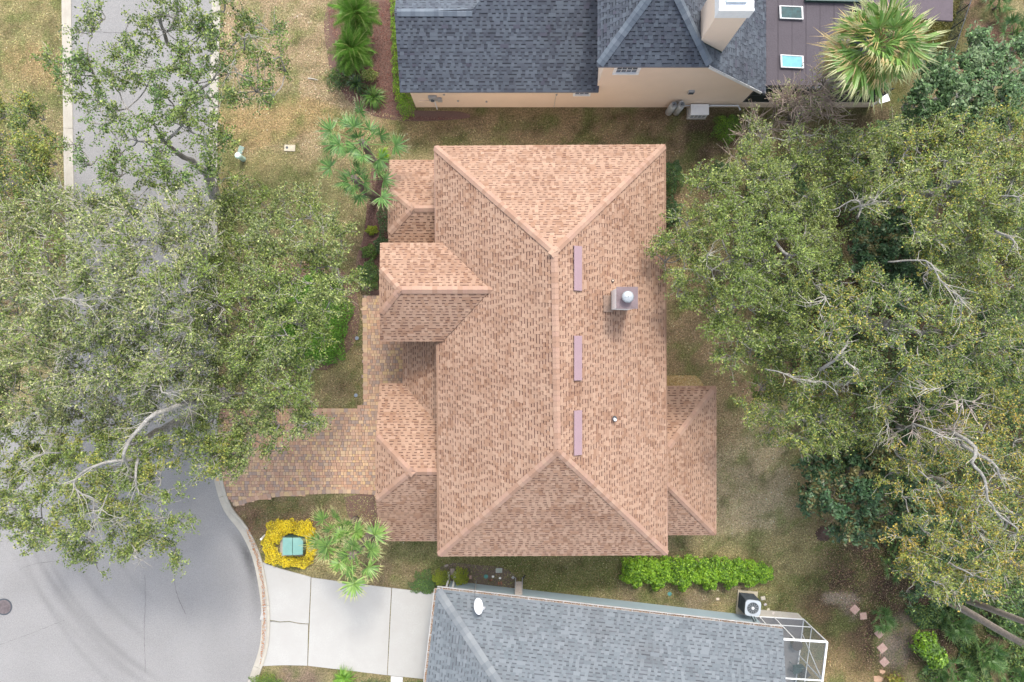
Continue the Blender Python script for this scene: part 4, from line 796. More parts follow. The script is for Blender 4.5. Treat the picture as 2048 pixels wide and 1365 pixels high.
for lab, px, py in (("terracotta shard cluster beside the teal lid", 983, 1159), ("terracotta shard against the blue grey wall", 1001, 1166)):
    q = P(px, py); mb = MB(); [mb.box((q.x + random.uniform(-.1, .1), q.y + random.uniform(-.06, .06), .03), (.1, .07, .04), random.random() * 3) for _ in range(5)]; mb.build("pot_shards", mat_plain("terracotta", (.34, .16, .10), .9), label=lab, cat="broken pot")
# slatted cart leaning on the blue wall
q = P(1037, 1176, .5); t = thing("garden_cart", "weathered slatted wooden garden cart against the blue grey wall", "garden cart", (q.x, q.y, 0)); M_slat = mat_plain("weathered_wood", (.42, .37, .33), .9, scale=8, c2=(.28, .24, .21))
b0_, b1_ = P(1038, 1163, .25), P(1037, 1190, 1.2)
for sx in (-.18, .18): mb = MB(); mb.tube([b0_ + Vector((sx, .15, -.1)), b1_ + Vector((sx, 0, 0))], .022, n=6); mb.build("rail", M_greyp, t)
for k in range(9):
    c = b0_.lerp(b1_, (k + .5) / 9); mb = MB(); mb.box(c + Vector((0, 0, .03)), (.40, .07, .02), .02); mb.build("slat", M_slat, t)
for sx in (-.2, .2): mb = MB(); c = b0_ + Vector((sx, .05, -.13)); mb.tube([c - Vector((.02, 0, 0)), c + Vector((.02, 0, 0))], .10, n=16); mb.build("wheel", M_black, t)
mb = MB(); mb.tube([b0_ + Vector((.22, .2, .1)), b0_ + Vector((.3, .42, .35))], .04, n=8); mb.build("handle", M_black, t)
# caps, poles and covers on the lawns
q = P(489, 313, .2); t = thing("utility_pedestal", "pale green plastic pedestal cap standing on the straw lawn", "utility pedestal", P(487, 318)); b_ = P(487, 319)
mb = MB(); mb.tube([(b_.x, b_.y, 0), (b_.x, b_.y, .75)], .13, n=18); mb.build("body", mat_plain("pale_green_plastic", (.42, .58, .48), .5, var=.05), t); mb = MB(); mb.lathe(b_, [(.155, .62), (.16, .76), (.12, .82), (.001, .84)], 18); mb.build("lid", mat_plain("mint_plastic", (.58, .74, .64), .45, var=.04), t)
q = P(482, 300); mb = MB(); mb.box((q.x, q.y, .02), (.28, .38, .04), -.35); mb.build("utility_cover", mat_plain("grey_green_cover", (.20, .28, .24), .7, var=.1), label="dull green ground cover plate beside the pale green pedestal", cat="utility cover", bevel=.01)
q = P(580, 297); t = thing("valve_box", "cream concrete meter box with a dark hole in the straw lawn", "meter box", q); mb = MB(); mb.box((q.x, q.y, .03), (.58, .34, .07), -.03); mb.build("slab", mat_plain("cream_concrete", (.50, .44, .33), .9, scale=5), t, bevel=.02); mb = MB(); mb.cyl((q.x - .14, q.y + .02), .07, .04, .07, 14); mb.build("lid", M_dkmetal, t)
for lab, px, py in (("round grey lid on the narrow lawn beside the paver walk, upper one", 714, 677), ("round blue grey lid on the lawn near the driveway chamfer", 712, 791)):
    q = P(px, py); mb = MB(); mb.lathe(q, [(.10, 0), (.10, .04), (.085, .055), (.001, .06)], 18); mb.build("round_cover", mat_plain("grey_lid", (.20, .23, .27), .6), label=lab, cat="irrigation lid", group="round lids beside the paver walk")
q = P(626, 159); mb = MB(); mb.tube([(q.x - .25, q.y + .05, .03), (q.x + .05, q.y, .05), (q.x + .28, q.y - .06, .03)], .035, .02, n=6); mb.build("fallen_stick", M_twig, label="pale fallen stick lying on the straw coloured lawn", cat="stick")
# transformer and marker post
q = P(584, 1093); t = thing("transformer_box", "teal green electrical transformer cabinet inside the yellow shrub ring", "transformer", q); M_tr = mat_plain("transformer_green", (.13, .27, .235), .5, scale=2, c2=(.19, .34, .29), var=.1); zt_ = .78
p4 = [P(565, 1077, zt_), P(604, 1077, zt_), P(607, 1083, zt_), P(605, 1109, zt_), P(566, 1110, zt_)]
mb = MB(); mb.prism([tuple(x.xy) for x in p4], .06, zt_ - .06); mb.build("cabinet", mat_plain("transformer_side", (.04, .09, .08), .6), t, bevel=.02)
mid = 584.5
for nm, ps in (("lid", [(565, 1076), (mid, 1076), (mid, 1111), (565, 1111)]), ("lid", [(mid + .8, 1076), (600, 1076), (606, 1082), (605.5, 1110), (mid + .8, 1111)])):
    mb = MB(); mb.prism([tuple(P(x, y, zt_).xy) for x, y in ps], zt_ - .06, zt_ + .01); mb.build(nm, M_tr, t, bevel=.025)
mb = MB(); mb.box((q.x, q.y + .02, .03), (1.2, 1.05, .08)); mb.build("pad", M_conc, t)
b_ = P(530, 1071); a_ = P(522, 1079, .75); mb = MB(); mb.tube([(b_.x, b_.y, 0), a_], .055, n=12); mb.build("marker_post", M_white, label="short white marker post leaning beside the yellow shrubs", cat="marker post")
# stump
q = P(1647, 1068); mb = MB(); t = thing("tree_stump", "dark rotted tree stump in the back lawn", "tree stump", q)
mb.lathe(q, [(.42, 0), (.34, .06), (.29, .22), (.24, .25), (.16, .17), (.001, .14)], 18)
for i, (x, y, z_) in enumerate(mb.v): k = 1 + .25 * noise.noise(Vector((x * 4, y * 4, z_ * 3))); mb.v[i] = (q.x + (x - q.x) * k, q.y + (y - q.y) * k, z_)
mb.build("stump", mat_plain("rotten_wood", (.12, .075, .055), .95, scale=9, c2=(.045, .028, .022), bmp=.8), t)

# ------------------------------------------------------------ beds
def bed(name, px, label, mat=M_mulch, z=.02): return sheet(name, [tuple(q) for q in smooth_line(px + [px[0]], 12)[:-1]], z, mat, label=label, kind="structure")
bed("mulch_bed", [(690, -40), (800, -40), (800, 180), (812, 215), (842, 222), (920, 224), (940, 236), (850, 243), (770, 238), (712, 215), (668, 160), (655, 110), (650, 30)], "dark red mulch bed curving round the slate house corner")
bed("mulch_bed", [(745, 330), (785, 322), (800, 400), (790, 590), (735, 585), (712, 530), (728, 470), (735, 400)], "dark mulch bed along the tower wall of the tan house", z=.024)
bed("mulch_bed", [(640, 520), (690, 545), (716, 600), (712, 680), (660, 735), (640, 740), (560, 745), (500, 700), (490, 620), (540, 540)], "curved mulch ring round the bright green ground cover", z=.022)
bed("mulch_bed", [(688, 994), (762, 992), (765, 1080), (735, 1085), (700, 1040)], "dark mulch corner under the garage wall", z=.026)
bed("mulch_bed", [(868, 1172), (872, 1142), (905, 1126), (950, 1130), (1000, 1134), (1030, 1150), (1035, 1178), (960, 1170), (900, 1178)], "dark soil bed along the blue grey wall", mat_plain("dark_soil", (.10, .075, .06), .95, scale=6, c2=(.05, .04, .035), fine=(40, 1.7), bmp=.8), z=.024)
M_grav = mat_plain("gold_gravel", (.42, .30, .13), .9, scale=25, c2=(.20, .13, .06), fine=(45, 1.4), bmp=1.)
bed("gravel_bed", [(1320, 752), (1380, 751), (1398, 757), (1408, 790), (1320, 790)], "golden gravel bed at the corner of the east wing", M_grav, z=.02)
# scattered litter: real little leaves and chips
def litter(name, pxpoly, n, cols, size, label, z=.03, zs=.02, elong=2.2):
    xs = np.array(pxpoly); lo, hi = xs.min(0), xs.max(0); pts = RNG.uniform(lo, hi, (int(n * 1.6), 2)); pts = pts[inpoly(pts[:, 0], pts[:, 1], pxpoly)][:n]; n = len(pts)
    c = np.stack([(pts[:, 0] - 1024) * H / F, (682.5 - pts[:, 1]) * H / F, z + RNG.uniform(0, zs, n)], -1); return leaves_mesh(name, c, size, np.array(cols)[RNG.integers(0, len(cols), n)], M_litter, up=.8, elong=elong, label=label, kind="stuff")
M_litter = mat_leaf("dry_leaf", .8, .1, .1)
def leaves_np(c, size, up=.4, elong=2., jit=.35, dirs=None):
    n = len(c); nr = RNG.normal(size=(n, 3)) * (1 - up) ; nr[:, 2] = np.abs(nr[:, 2]) + up; nr /= np.linalg.norm(nr, axis=1, keepdims=True)
    d = RNG.normal(size=(n, 3)) if dirs is None else dirs + RNG.normal(size=(n, 3)) * .5
    d -= nr * (d * nr).sum(1, keepdims=True); d /= np.linalg.norm(d, axis=1, keepdims=True) + 1e-9; s = np.cross(nr, d)
    L = (size * (1 + jit * RNG.uniform(-1, 1, n)))[:, None]; w = L / elong
    V = np.stack([c - d * L * .5, c + s * w * .5 - d * L * .05, c + d * L * .5, c - s * w * .5 - d * L * .05], 1).reshape(-1, 3); return V, np.arange(n * 4).reshape(n, 4)
def leaves_mesh(name, c, size, cols, mat, parent=None, up=.4, elong=2., **kw):
    V, Q = leaves_np(c, size, up, elong); return np_mesh(name, V, Q, mat, parent, cols.astype(np.float32), **kw)
DRY = [(.30, .17, .08), (.22, .11, .06), (.38, .24, .12), (.16, .08, .05), (.42, .30, .17)]
litter("fallen_leaves", [(494, 1058), (500, 1056), (514, 1090), (524, 1130), (531, 1180), (533, 1250), (529, 1300), (521, 1330), (524, 1290), (528, 1230), (524, 1165), (512, 1112), (500, 1080)], 2600, [(.40, .16, .05), (.30, .12, .05), (.46, .22, .08), (.22, .10, .05)], .06, "rust orange leaves drifted along the kerb gutter", z=.09)
litter("fallen_leaves", [(1330, 330), (1600, 300), (1800, 1200), (1600, 1250), (1440, 1100), (1340, 740)], 9000, DRY + [(.5, .4, .26)], .05, "dry leaves scattered over the back lawn")
litter("fallen_leaves", [(1600, 1020), (2048, 900), (2048, 1365), (1740, 1365), (1720, 1250), (1650, 1180)], 9000, [(.20, .12, .08), (.28, .18, .12), (.14, .08, .06), (.34, .24, .17), (.12, .16, .04), (.16, .2, .05)], .07, "dark leaf litter under the trees beyond the path")
litter("fallen_leaves", [(480, 1020), (560, 1000), (700, 995), (760, 1040), (700, 1150), (560, 1130), (500, 1060)], 2500, DRY, .05, "brown leaves on the small front lawn")
litter("mulch_chips", [(655, 20), (790, 0), (800, 230), (930, 238), (840, 242), (760, 235), (690, 200)], 14000, [(.22, .09, .07), (.14, .06, .05), (.30, .17, .13), (.10, .05, .04)], .06, "reddish mulch chips in the bed by the slate house")
litter("mulch_chips", [(745, 340), (785, 330), (785, 580), (735, 580), (720, 520)], 6000, [(.14, .07, .06), (.09, .05, .04), (.22, .13, .11)], .06, "dark mulch chips along the tower wall")
litter("gravel", [(1338, 754), (1385, 753), (1402, 775), (1338, 775)], 1500, [(.48, .34, .15), (.30, .19, .09), (.58, .46, .26), (.36, .26, .14)], .05, "golden gravel stones", elong=1.2)
litter("fallen_leaves", [(420, 90), (700, 0), (640, 300), (560, 420), (435, 420)], 3500, [(.5, .38, .2), (.34, .22, .12), (.2, .13, .08)], .045, "dry leaves over the straw coloured front lawn")
litter("fallen_leaves", [(600, 330), (1440, 220), (1340, 290), (870, 290), (800, 320)], 1500, DRY, .045, "few dry leaves on the side lawn between houses")
litter("fallen_leaves", [(780, 1120), (1240, 1115), (1450, 1215), (1060, 1170), (860, 1120)], 2200, DRY + [(.55, .45, .35)], .045, "leaves and chips in the grass strip above the blue wall")
litter("fallen_leaves", [(560, 600), (640, 500), (725, 560), (725, 815), (600, 815)], 2500, DRY + [(.5, .36, .2)], .05, "brown leaves on the lawn between oak and pavers")

def grass(name, outline, n, label, holes=()):
    xs = np.array(outline, float); lo, hi = xs.min(0), xs.max(0); p = RNG.uniform(lo, hi, (n * 2, 2)); p = p[inpoly(p[:, 0], p[:, 1], outline)]
    for h_ in holes: p = p[~inpoly(p[:, 0], p[:, 1], h_)]
    p = p[:n]; X = (p[:, 0] - 1024) * H / F; Y = (682.5 - p[:, 1]) * H / F; c = ground_colour(X, Y); k = len(X)
    c = c * np.exp(RNG.normal(.10, .47, (k, 1))) * RNG.uniform(.86, 1.14, (k, 3)); g = RNG.uniform(0, 1, k) < .12; c[g] = c[g] * .5 + np.array((.10, .15, .03)) * .5
    c = np.clip(c, 0.015, .75); leaves_mesh(name, np.stack([X, Y, RNG.uniform(.02, .05, k)], -1), .066, c, M_litter, up=.75, elong=2.6, label=label, kind="stuff")
GH = [[(868, 292), (1335, 290), (1338, 1112), (872, 1112)], [(1335, 773), (1420, 773), (1420, 1060), (1335, 1060)], [(760, 320), (870, 320), (870, 1080), (762, 1080)]]
grass("grass", [(432, -30), (655, -30), (660, 130), (720, 215), (840, 245), (1500, 225), (1500, 300), (1420, 400), (1450, 700), (1620, 900), (1700, 1120), (1760, 1260), (1770, 1365), (1650, 1365), (1650, 1280), (1600, 1240), (1530, 1225), (900, 1165), (868, 1185), (780, 1172), (560, 1135), (516, 1118), (500, 1070), (470, 1020), (560, 992), (760, 992), (780, 1085), (872, 1085), (872, 1112), (1338, 1112), (1338, 290), (870, 290), (770, 320), (720, 480), (716, 560), (724, 590), (724, 815), (600, 815), (440, 815), (432, 400)], 190000, "short speckled winter grass of the lawns")
grass("grass", [(-40, -30), (132, -30), (140, 300), (142, 640), (-40, 700)], 30000, "grass verge across the road under the frame edge oaks")

# ------------------------------------------------------------ shrubs and ground plants
G_BRIGHT = [(.20, .36, .025), (.15, .29, .02), (.26, .42, .03), (.11, .22, .02), (.07, .15, .015)]
G_DARK = [(.055, .11, .035), (.04, .08, .028), (.075, .14, .05), (.10, .17, .07)]
G_MID = [(.12, .21, .04), (.09, .16, .03), (.16, .26, .05), (.06, .11, .025)]
G_GOLD = [(.28, .33, .03), (.20, .27, .025), (.34, .36, .04), (.14, .20, .02)]
G_YEL = [(0.78, 0.615, 0.02), (0.7, 0.509, 0.015), (0.84, 0.721, 0.05), (0.55, 0.403, 0.015), (0.34, 0.276, 0.02)]
def shrub(name, label, cat, blobs, n, size, cols, mat=None, group=None, elong=2., up=.35, stems=True, part=("leaves", "stems")):
    """blobs: (px, py, rx_px, ry_px, height)"""
    mat = mat or M_leaf; q = P(blobs[0][0], blobs[0][1]); t = thing(name, label, cat, q, group); w = np.array([b[2] * b[3] for b in blobs], float); w /= w.sum(); C = []; st = []
    for b, f in zip(blobs, w):
        k = int(n * f) + 4; c = P(b[0], b[1]); s = H / F; th = RNG.uniform(0, 2 * math.pi, k); r = np.sqrt(RNG.uniform(0, 1, k)); bump_ = 1 + .16 * np.sin(th * 5 + b[0]) + .09 * np.sin(th * 11 + b[1])
        x = c.x + np.cos(th) * r * b[2] * s * bump_; y = c.y + np.sin(th) * r * b[3] * s * bump_; zt = b[4] * (.30 + .70 * np.sqrt(np.clip(1 - r ** 2.6, 0, 1))); nz = np.array([noise.noise(Vector((a_ * 3.2, b__ * 3.2, b[4]))) for a_, b__ in zip(x, y)])
        z_ = zt * (1 + .22 * nz) * (1 - np.abs(RNG.normal(0, .18, k))); C.append(np.stack([x, y, np.maximum(z_, .02)], -1))
        m = max(6, int(b[2] * b[3] / 40)); a = RNG.uniform(0, 2 * math.pi, m); rr = np.sqrt(RNG.uniform(0, .8, m)); e_ = np.stack([c.x + np.cos(a) * rr * b[2] * s, c.y + np.sin(a) * rr * b[3] * s, b[4] * .8 + 0 * a], -1); s0 = np.stack([c.x + np.cos(a) * rr * b[2] * s * .6, c.y + np.sin(a) * rr * b[3] * s * .6, 0 * a], -1); st.append(np.stack([s0, (s0 + e_) / 2, e_], 1))
    C = np.concatenate(C); nz = np.array([noise.noise(Vector((a_[0] * 1.6, a_[1] * 1.6, 3))) for a_ in C]); ci = np.clip((RNG.uniform(0, 1, len(C)) * .8 + .1 - nz * .5) * len(cols), 0, len(cols) - 1).astype(int)
    leaves_mesh(part[0], C, size, np.array(cols)[ci], mat, t, up=up, elong=elong, kind="stuff")
    if stems:
        S_ = np.concatenate(st); V, Q = vtubes(S_, np.full(len(S_), .012), np.full(len(S_), .006)); np_mesh(part[1], V, Q, M_dark, t, kind="stuff")
    return t
shrub("hedge", "long bright lime green hedge below the tan house corner", "hedge", [(1265, 1137, 26, 30, 1.0), (1310, 1139, 34, 31, 1.05), (1360, 1138, 34, 32, 1.1), (1410, 1139, 34, 31, 1.05), (1455, 1139, 32, 29, 1.0), (1500, 1141, 30, 24, .95), (1525, 1142, 16, 16, .8)], 15000, .12, G_BRIGHT, up=.5)
shrub("hedge", "clipped lime green hedge strip running along the slate house", "hedge", [(791 + 1.2 * k, 10 + 24 * k, 9 + k * .4, 18, .8) for k in range(8)] + [(806, 195, 14, 22, .7), (815, 218, 17, 24, .7)], 6500, .06, G_BRIGHT + [(.3, .46, .03)], up=.5)
shrub("yellow_shrub", "ring of bright golden yellow shrubs round the teal transformer", "shrub", [(555, 1060, 20, 22, .55), (580, 1050, 18, 14, .5), (612, 1056, 20, 19, .55), (540, 1085, 14, 20, .5), (548, 1110, 16, 18, .5), (575, 1121, 20, 11, .45), (605, 1122, 20, 12, .45), (624, 1100, 10, 18, .45), (622, 1075, 12, 14, .45)], 12000, .065, G_YEL, up=.5)
shrub("round_bush", "round golden green bush on the mulch bed, next to the driveway end", "bush", [(884, 1151, 17, 17, .8)], 2600, .05, G_GOLD, group="paired golden round bushes")
shrub("round_bush", "round golden green bush touching the blue wall corner, beside the pale slab", "bush", [(922, 1148, 16, 17, .8)], 2600, .05, G_GOLD, group="paired golden round bushes")
shrub("ground_cover", "low dark green jasmine patch at the driveway end", "ground cover", [(850, 1158, 22, 20, .25), (842, 1172, 24, 14, .22), (858, 1172, 16, 14, .22)], 3800, .055, G_DARK + G_MID, up=.6)
shrub("round_bush", "large round clipped bush beyond the white generator cabinet", "bush", [(1448, 264, 28, 27, 1.1)], 5200, .06, G_MID + G_BRIGHT[:2])
shrub("round_bush", "dark bush tucked under the tan roof east eave", "bush", [(1335, 360, 27, 32, 1.3)], 4200, .07, G_DARK + G_MID[:2])
shrub("round_bush", "small dark bush half under oak branches by the east lawn", "bush", [(1432, 346, 20, 18, 1.0)], 2000, .07, G_DARK)
shrub("round_bush", "dark shrub under the lower east eave beside oak tips", "bush", [(1338, 430, 20, 30, 1.1)], 2400, .08, G_DARK)
shrub("round_bush", "round dark green bush above the paver walk end", "bush", [(742, 552, 24, 28, 1.0)], 4600, .06, G_DARK + G_MID)
for lab, x, y, rx, ry, h_, cl in (("dark shrub along the tower wall, uppermost in the mulch bed", 772, 440, 14, 36, .9, G_DARK), ("loose green shrub in the mulch bed near the round bush", 742, 505, 18, 14, .5, G_MID), ("dark grey green shrub pressed against the tower wall", 766, 492, 14, 18, .8, G_DARK), ("small light shrub in the middle of the mulch bed", 745, 462, 12, 9, .4, G_GOLD)):
    shrub("garden_shrub", lab, "shrub", [(x, y, rx, ry, h_)], 1100, .07, cl, group="shrubs in the tower mulch bed")
shrub("ground_cover", "bright green ground cover filling the curved bed under the oak", "ground cover", [(600, 640, 70, 88, .5), (660, 640, 42, 80, .5), (640, 700, 40, 34, .45), (560, 690, 50, 40, .45), (640, 580, 50, 36, .45)], 26000, .09, [(.12, .27, .025), (.16, .34, .03), (.08, .19, .02), (.10, .22, .03)], up=.5)
shrub("variegated_shrub", "small yellow edged shrub under the feathery palms", "shrub", [(742, 155, 16, 12, .6)], 900, .08, [(.40, .42, .12), (.16, .26, .05), (.5, .5, .2)])
shrub("low_shrub", "low olive shrub at the bottom edge beside the kerb", "shrub", [(535, 1360, 32, 16, .5)], 2600, .055, G_MID + G_GOLD[1:3])
shrub("low_shrub", "low dark shrub at the bottom edge beside the white walk", "shrub", [(748, 1362, 24, 8, .4), (830, 1364, 22, 7, .4)], 1400, .055, G_DARK + G_MID)
shrub("glossy_shrub", "bright glossy green shrub among the palmettos past the path", "shrub", [(1838, 1280, 26, 24, 1.2), (1858, 1305, 22, 20, 1.1)], 1500, .17, G_BRIGHT[:4] + G_MID, M_gloss)
shrub("low_shrub", "yellowish weedy shrub at the lower end of the stone path", "shrub", [(1785, 1355, 20, 12, .5)], 350, .14, [(.35, .30, .05), (.25, .28, .04), (.2, .12, .06)])
shrub("ground_cover", "green weeds in the dark bed under feathery palms", "ground cover", [(690, 150, 32, 24, .25), (672, 165, 20, 20, .25), (735, 185, 22, 10, .2)], 2200, .07, G_MID + G_DARK)
shrub("moss_patch", "low mossy growth on the shady ground by the mauve roof edge", "ground cover", [(1885, 60, 40, 48, .15), (1850, 90, 40, 30, .15), (1905, 20, 26, 36, .15)], 6000, .07, [(.11, .12, .02), (.17, .15, .03), (.07, .08, .02)], stems=False)
def rosette(label, px, py, r, n, cols, group=None, h=.5):
    q = P(px, py); t = thing("strap_leaf_plant", label, "plant", q, group); s = r * H / F
    for k in range(n):
        a = random.random() * 6.283; L = s * random.uniform(.6, 1.1); d = Vector((math.cos(a), math.sin(a), 0)); sd_ = Vector((-d.y, d.x, 0)); w = .022; mb = MB(); col = random.choice(cols); hh = h * random.uniform(.6, 1.1); c = q + Vector((random.uniform(-.08, .08), random.uniform(-.08, .08), 0)); pr = []
        for i in range(5): f = i / 4; pr.append(c + d * L * f + Vector((0, 0, hh * math.sin(math.pi * min(f * .85 + .05, 1)))))
        for i in range(4): w0, w1 = w * (1 - (i / 4) ** 2), w * (1 - ((i + 1) / 4) ** 2) + .001; mb.face([pr[i] - sd_ * w0, pr[i] + sd_ * w0, pr[i + 1] + sd_ * w1, pr[i + 1] - sd_ * w1], col)
        mb.build("leaf", M_frond, t)
rosette("spiky dark green strap leaved plant nearest the hedge end", 750, 198, 30, 130, G_MID + [(.10, .24, .03)], "strap leaved plants in the red mulch bed"); rosette("spiky green strap leaved clump just under the feathery palms", 715, 172, 24, 90, G_MID + G_DARK, "strap leaved plants in the red mulch bed")
rosette("grassy green clump at the bottom edge below the concrete driveway", 690, 1352, 26, 110, [(.14, .30, .03), (.10, .22, .02), (.2, .36, .04)], h=.4)
rosette("small green strap leaved plant beside the garage wing wall", 722, 1063, 15, 50, G_BRIGHT[:3]); rosette("bright green tuft beneath the fan palm beside the small wing roof", 770, 312, 18, 50, G_BRIGHT[:3])

# ------------------------------------------------------------ palms
def fan_mesh(R_, nl, cols, pet, droop, tipc, wild=.06, span=2.1):
    mb = MB(); pr = [Vector((pet * f, 0, .10 * math.sin(f * 2) * pet - droop * .25 * f * f)) for f in np.linspace(0, 1, 5)]; mb.tube(pr, .022, .010, 4, shade(cols[0], 1.2)); c0 = pr[-1]
    for k in range(nl):
        a = -span + 2 * span * (k + .5) / nl + random.uniform(-wild, wild); col = random.choice(cols); L = R_ * (1 - .28 * (abs(a) / 2.35) ** 2) * random.uniform(1 - wild * 2, 1) * random.uniform(.9, 1.06); d = Vector((math.cos(a), math.sin(a), 0)); sd_ = Vector((-d.y, d.x, 0)); fold = .05; crl = random.uniform(-wild, wild) * 2.5
        pts = []
        for i, f in enumerate((0, .35, .7, 1.0)): pts.append(c0 + d * L * f + sd_ * (crl * L * f * f) + Vector((0, 0, .08 * f - droop * R_ * f * f * (.6 + .4 * abs(a)) + random.uniform(-.02, .02))))
        ws = (.006, .036 * R_, .022 * R_, .002)
        for i in range(3):
            cc = col if i < 2 else tipc; mb.face([pts[i] - sd_ * ws[i], pts[i] + Vector((0, 0, -.012)), pts[i + 1] + Vector((0, 0, -.012)), pts[i + 1] - sd_ * ws[i + 1]], cc); mb.face([pts[i] + Vector((0, 0, -.012)), pts[i] + sd_ * ws[i], pts[i + 1] + sd_ * ws[i + 1], pts[i + 1] + Vector((0, 0, -.012))], shade(cc, .9))
    me = mb_mesh(mb, "frond", M_frond); return me
def mb_mesh(mb, name, mat):
    me = bpy.data.meshes.new(name); me.from_pydata(mb.v, [], mb.f); at = me.color_attributes.new("tone", 'FLOAT_COLOR', 'CORNER')
    at.data.foreach_set("color", np.concatenate([np.tile(np.array(list(c or (1, 1, 1)) + [1.0], np.float32), (len(f), 1)) for f, c in zip(mb.f, mb.c)]).ravel()); me.materials.append(mat); return me
def feather_mesh(L, cols, nl=46):
    mb = MB(); pr = [Vector((L * (f - .12 * f * f), 0, L * (.42 * f - .72 * f * f))) for f in np.linspace(0, 1, 9)]; mb.tube(pr, .018, .005, 4, (.30, .34, .10)); col0 = cols
    def at(f): i = min(int(f * 8), 7); return pr[i].lerp(pr[i + 1], f * 8 - i)
    for k in range(nl):
        f = .10 + .9 * k / nl; c = at(f)
        for sg in (-1, 1):
            ll = L * .30 * math.sin(math.pi * min(f * .85 + .12, 1)) * random.uniform(.85, 1.1) + .03; d = Vector((.55, sg * .8, .12)).normalized(); m_ = c + d * ll * .55; e_ = c + d * ll + Vector((0, 0, -.25 * ll)); w = Vector((.009, 0, .004)); col = random.choice(cols)
            mb.face([c - w, c + w, m_ + w * 1.1, m_ - w * 1.1], col); mb.face([m_ - w * 1.1, m_ + w * 1.1, e_], shade(col, 1.15))
    return mb_mesh(mb, "frond", M_frond)
def palm(name, label, base, top, meshes, n, trunk_r, elev, sc=(.85, 1.1), mat=M_pine, group=None, cat="palm tree", gold=2.4):
    b_, tp = Vector(base), Vector(top); t = thing(name, label, cat, b_, group); mb = MB(); mb.tube([b_.lerp(tp, f) + Vector((.03 * math.sin(f * 9), .03 * math.cos(f * 7), 0)) for f in np.linspace(0, 1, 8)], trunk_r * 1.15, trunk_r * .85, 12); mb.build("trunk", mat, t, smooth=True)
    for k in range(n):
        a = k * gold + random.uniform(-.25, .25); f = (k + .5) / n; el = elev[0] + (elev[1] - elev[0]) * f + random.uniform(-.1, .1); s = random.uniform(*sc) * (.75 + .25 * (1 - abs(f - .5)))
        M = Matrix.Translation(tp + Vector((0, 0, -.25 * (1 - f)))) @ Matrix.Rotation(a, 4, 'Z') @ Matrix.Rotation(-el, 4, 'Y') @ Matrix.Rotation(random.uniform(-.75, .75), 4, 'X') @ Matrix.Scale(s, 4)
        link("frond", random.choice(meshes), t, mat4=M)
    return t
FANG = [(0.128, 0.259, 0.06), (0.093, 0.204, 0.048), (0.17, 0.308, 0.08), (0.068, 0.154, 0.036)]; FANT = (.24, .30, .11)
fans = [fan_mesh(.80, 26, FANG, 1.2, .12, FANT, .09), fan_mesh(.75, 24, FANG, .7, .22, FANT, .1), fan_mesh(.85, 26, FANG, 1.5, .08, (.34, .36, .19), .08), fan_mesh(.8, 22, FANG, .35, .1, FANT, .1, 1.7)]
palm("sabal_palm", "fan palm with grey green fronds on the straw lawn side of the small wing roof", (P(764, 344).x, P(764, 344).y, 0), P(722, 285, 5.6), fans, 15, .17, (-.35, 1.0), group="fan palms round the tan house")
palm("sabal_palm", "fan palm with a stout bare trunk rooted in the tower mulch bed", (P(750, 398).x, P(750, 398).y, 0), P(707, 358, 4.9), fans, 14, .2, (-.5, .8), group="fan palms round the tan house")
FANL = [(0.187, 0.313, 0.064), (0.14, 0.254, 0.051), (0.238, 0.367, 0.085), (0.093, 0.184, 0.038)]; fl = [fan_mesh(.85, 28, FANL, .9, .16, (.44, .42, .18), .1), fan_mesh(.8, 24, FANL, .5, .2, (.5, .45, .2), .1, 1.8), fan_mesh(.95, 28, FANL, 1.3, .08, (.40, .41, .18), .08), fan_mesh(.8, 22, FANL, .3, .1, (.44, .42, .2), .1, 1.6)]
palm("sabal_palm", "light green fan palm leaning over the yellow shrubs", (P(712, 1040).x, P(712, 1040).y, 0), P(675, 1064, 4.2), fl, 11, .17, (-.35, .9), group="fan palms round the tan house")
palm("sabal_palm", "light green fan palm overhanging the concrete driveway edge", (P(747, 1062).x, P(747, 1062).y, 0), P(703, 1113, 4.8), fl, 14, .2, (-.45, .9), group="fan palms round the tan house")
WG = [(0.164, 0.297, 0.054), (0.123, 0.242, 0.045), (0.23, 0.363, 0.09), (0.246, 0.275, 0.072)]; wf = [fan_mesh(1.45, 34, WG, 1.1, .55, (.33, .36, .15), .16, 1.5), fan_mesh(1.3, 30, WG, .9, .75, (.50, .38, .16), .2, 1.4), fan_mesh(1.5, 34, WG, 1.3, .4, (.42, .43, .21), .16, 1.6), fan_mesh(1.2, 28, [(.42, .32, .13), (.36, .27, .11), (.30, .30, .09)], 1.0, .9, (.48, .36, .18), .25, 1.3)]
wb = P(1583, 236); palm("cabbage_palm", "tall shaggy fan palm towering over the flat purple roof", (wb.x, wb.y, 0), P(1748, 92, 8.6), wf, 40, .2, (-.75, 1.3), (.7, 1.05), M_bark)
FE = [(.13, .27, .04), (.10, .21, .035), (.18, .34, .06), (.08, .16, .03)]; fe_ = [feather_mesh(1.35, FE), feather_mesh(1.2, FE), feather_mesh(1.45, FE)]
palm("feather_palm", "feathery dwarf date palm nearest the strap leaved plants", (P(712, 128).x, P(712, 128).y, 0), P(704, 100, 1.9), fe_, 54, .10, (-.55, 1.2), (.85, 1.15), M_dark, "feathery palms in the red mulch bed")
palm("feather_palm", "feathery dwarf date palm at the top edge of the red bed", (P(716, 60).x, P(716, 60).y, 0), P(712, 30, 1.9), fe_, 50, .10, (-.55, 1.2), (.85, 1.15), M_dark, "feathery palms in the red mulch bed")
PG = [(.10, .20, .05), (.07, .15, .04), (.14, .25, .07)]; pf = [fan_mesh(.55, 22, PG, .55, .08, (.16, .24, .08)), fan_mesh(.6, 24, PG, .75, .12, (.2, .26, .1))]
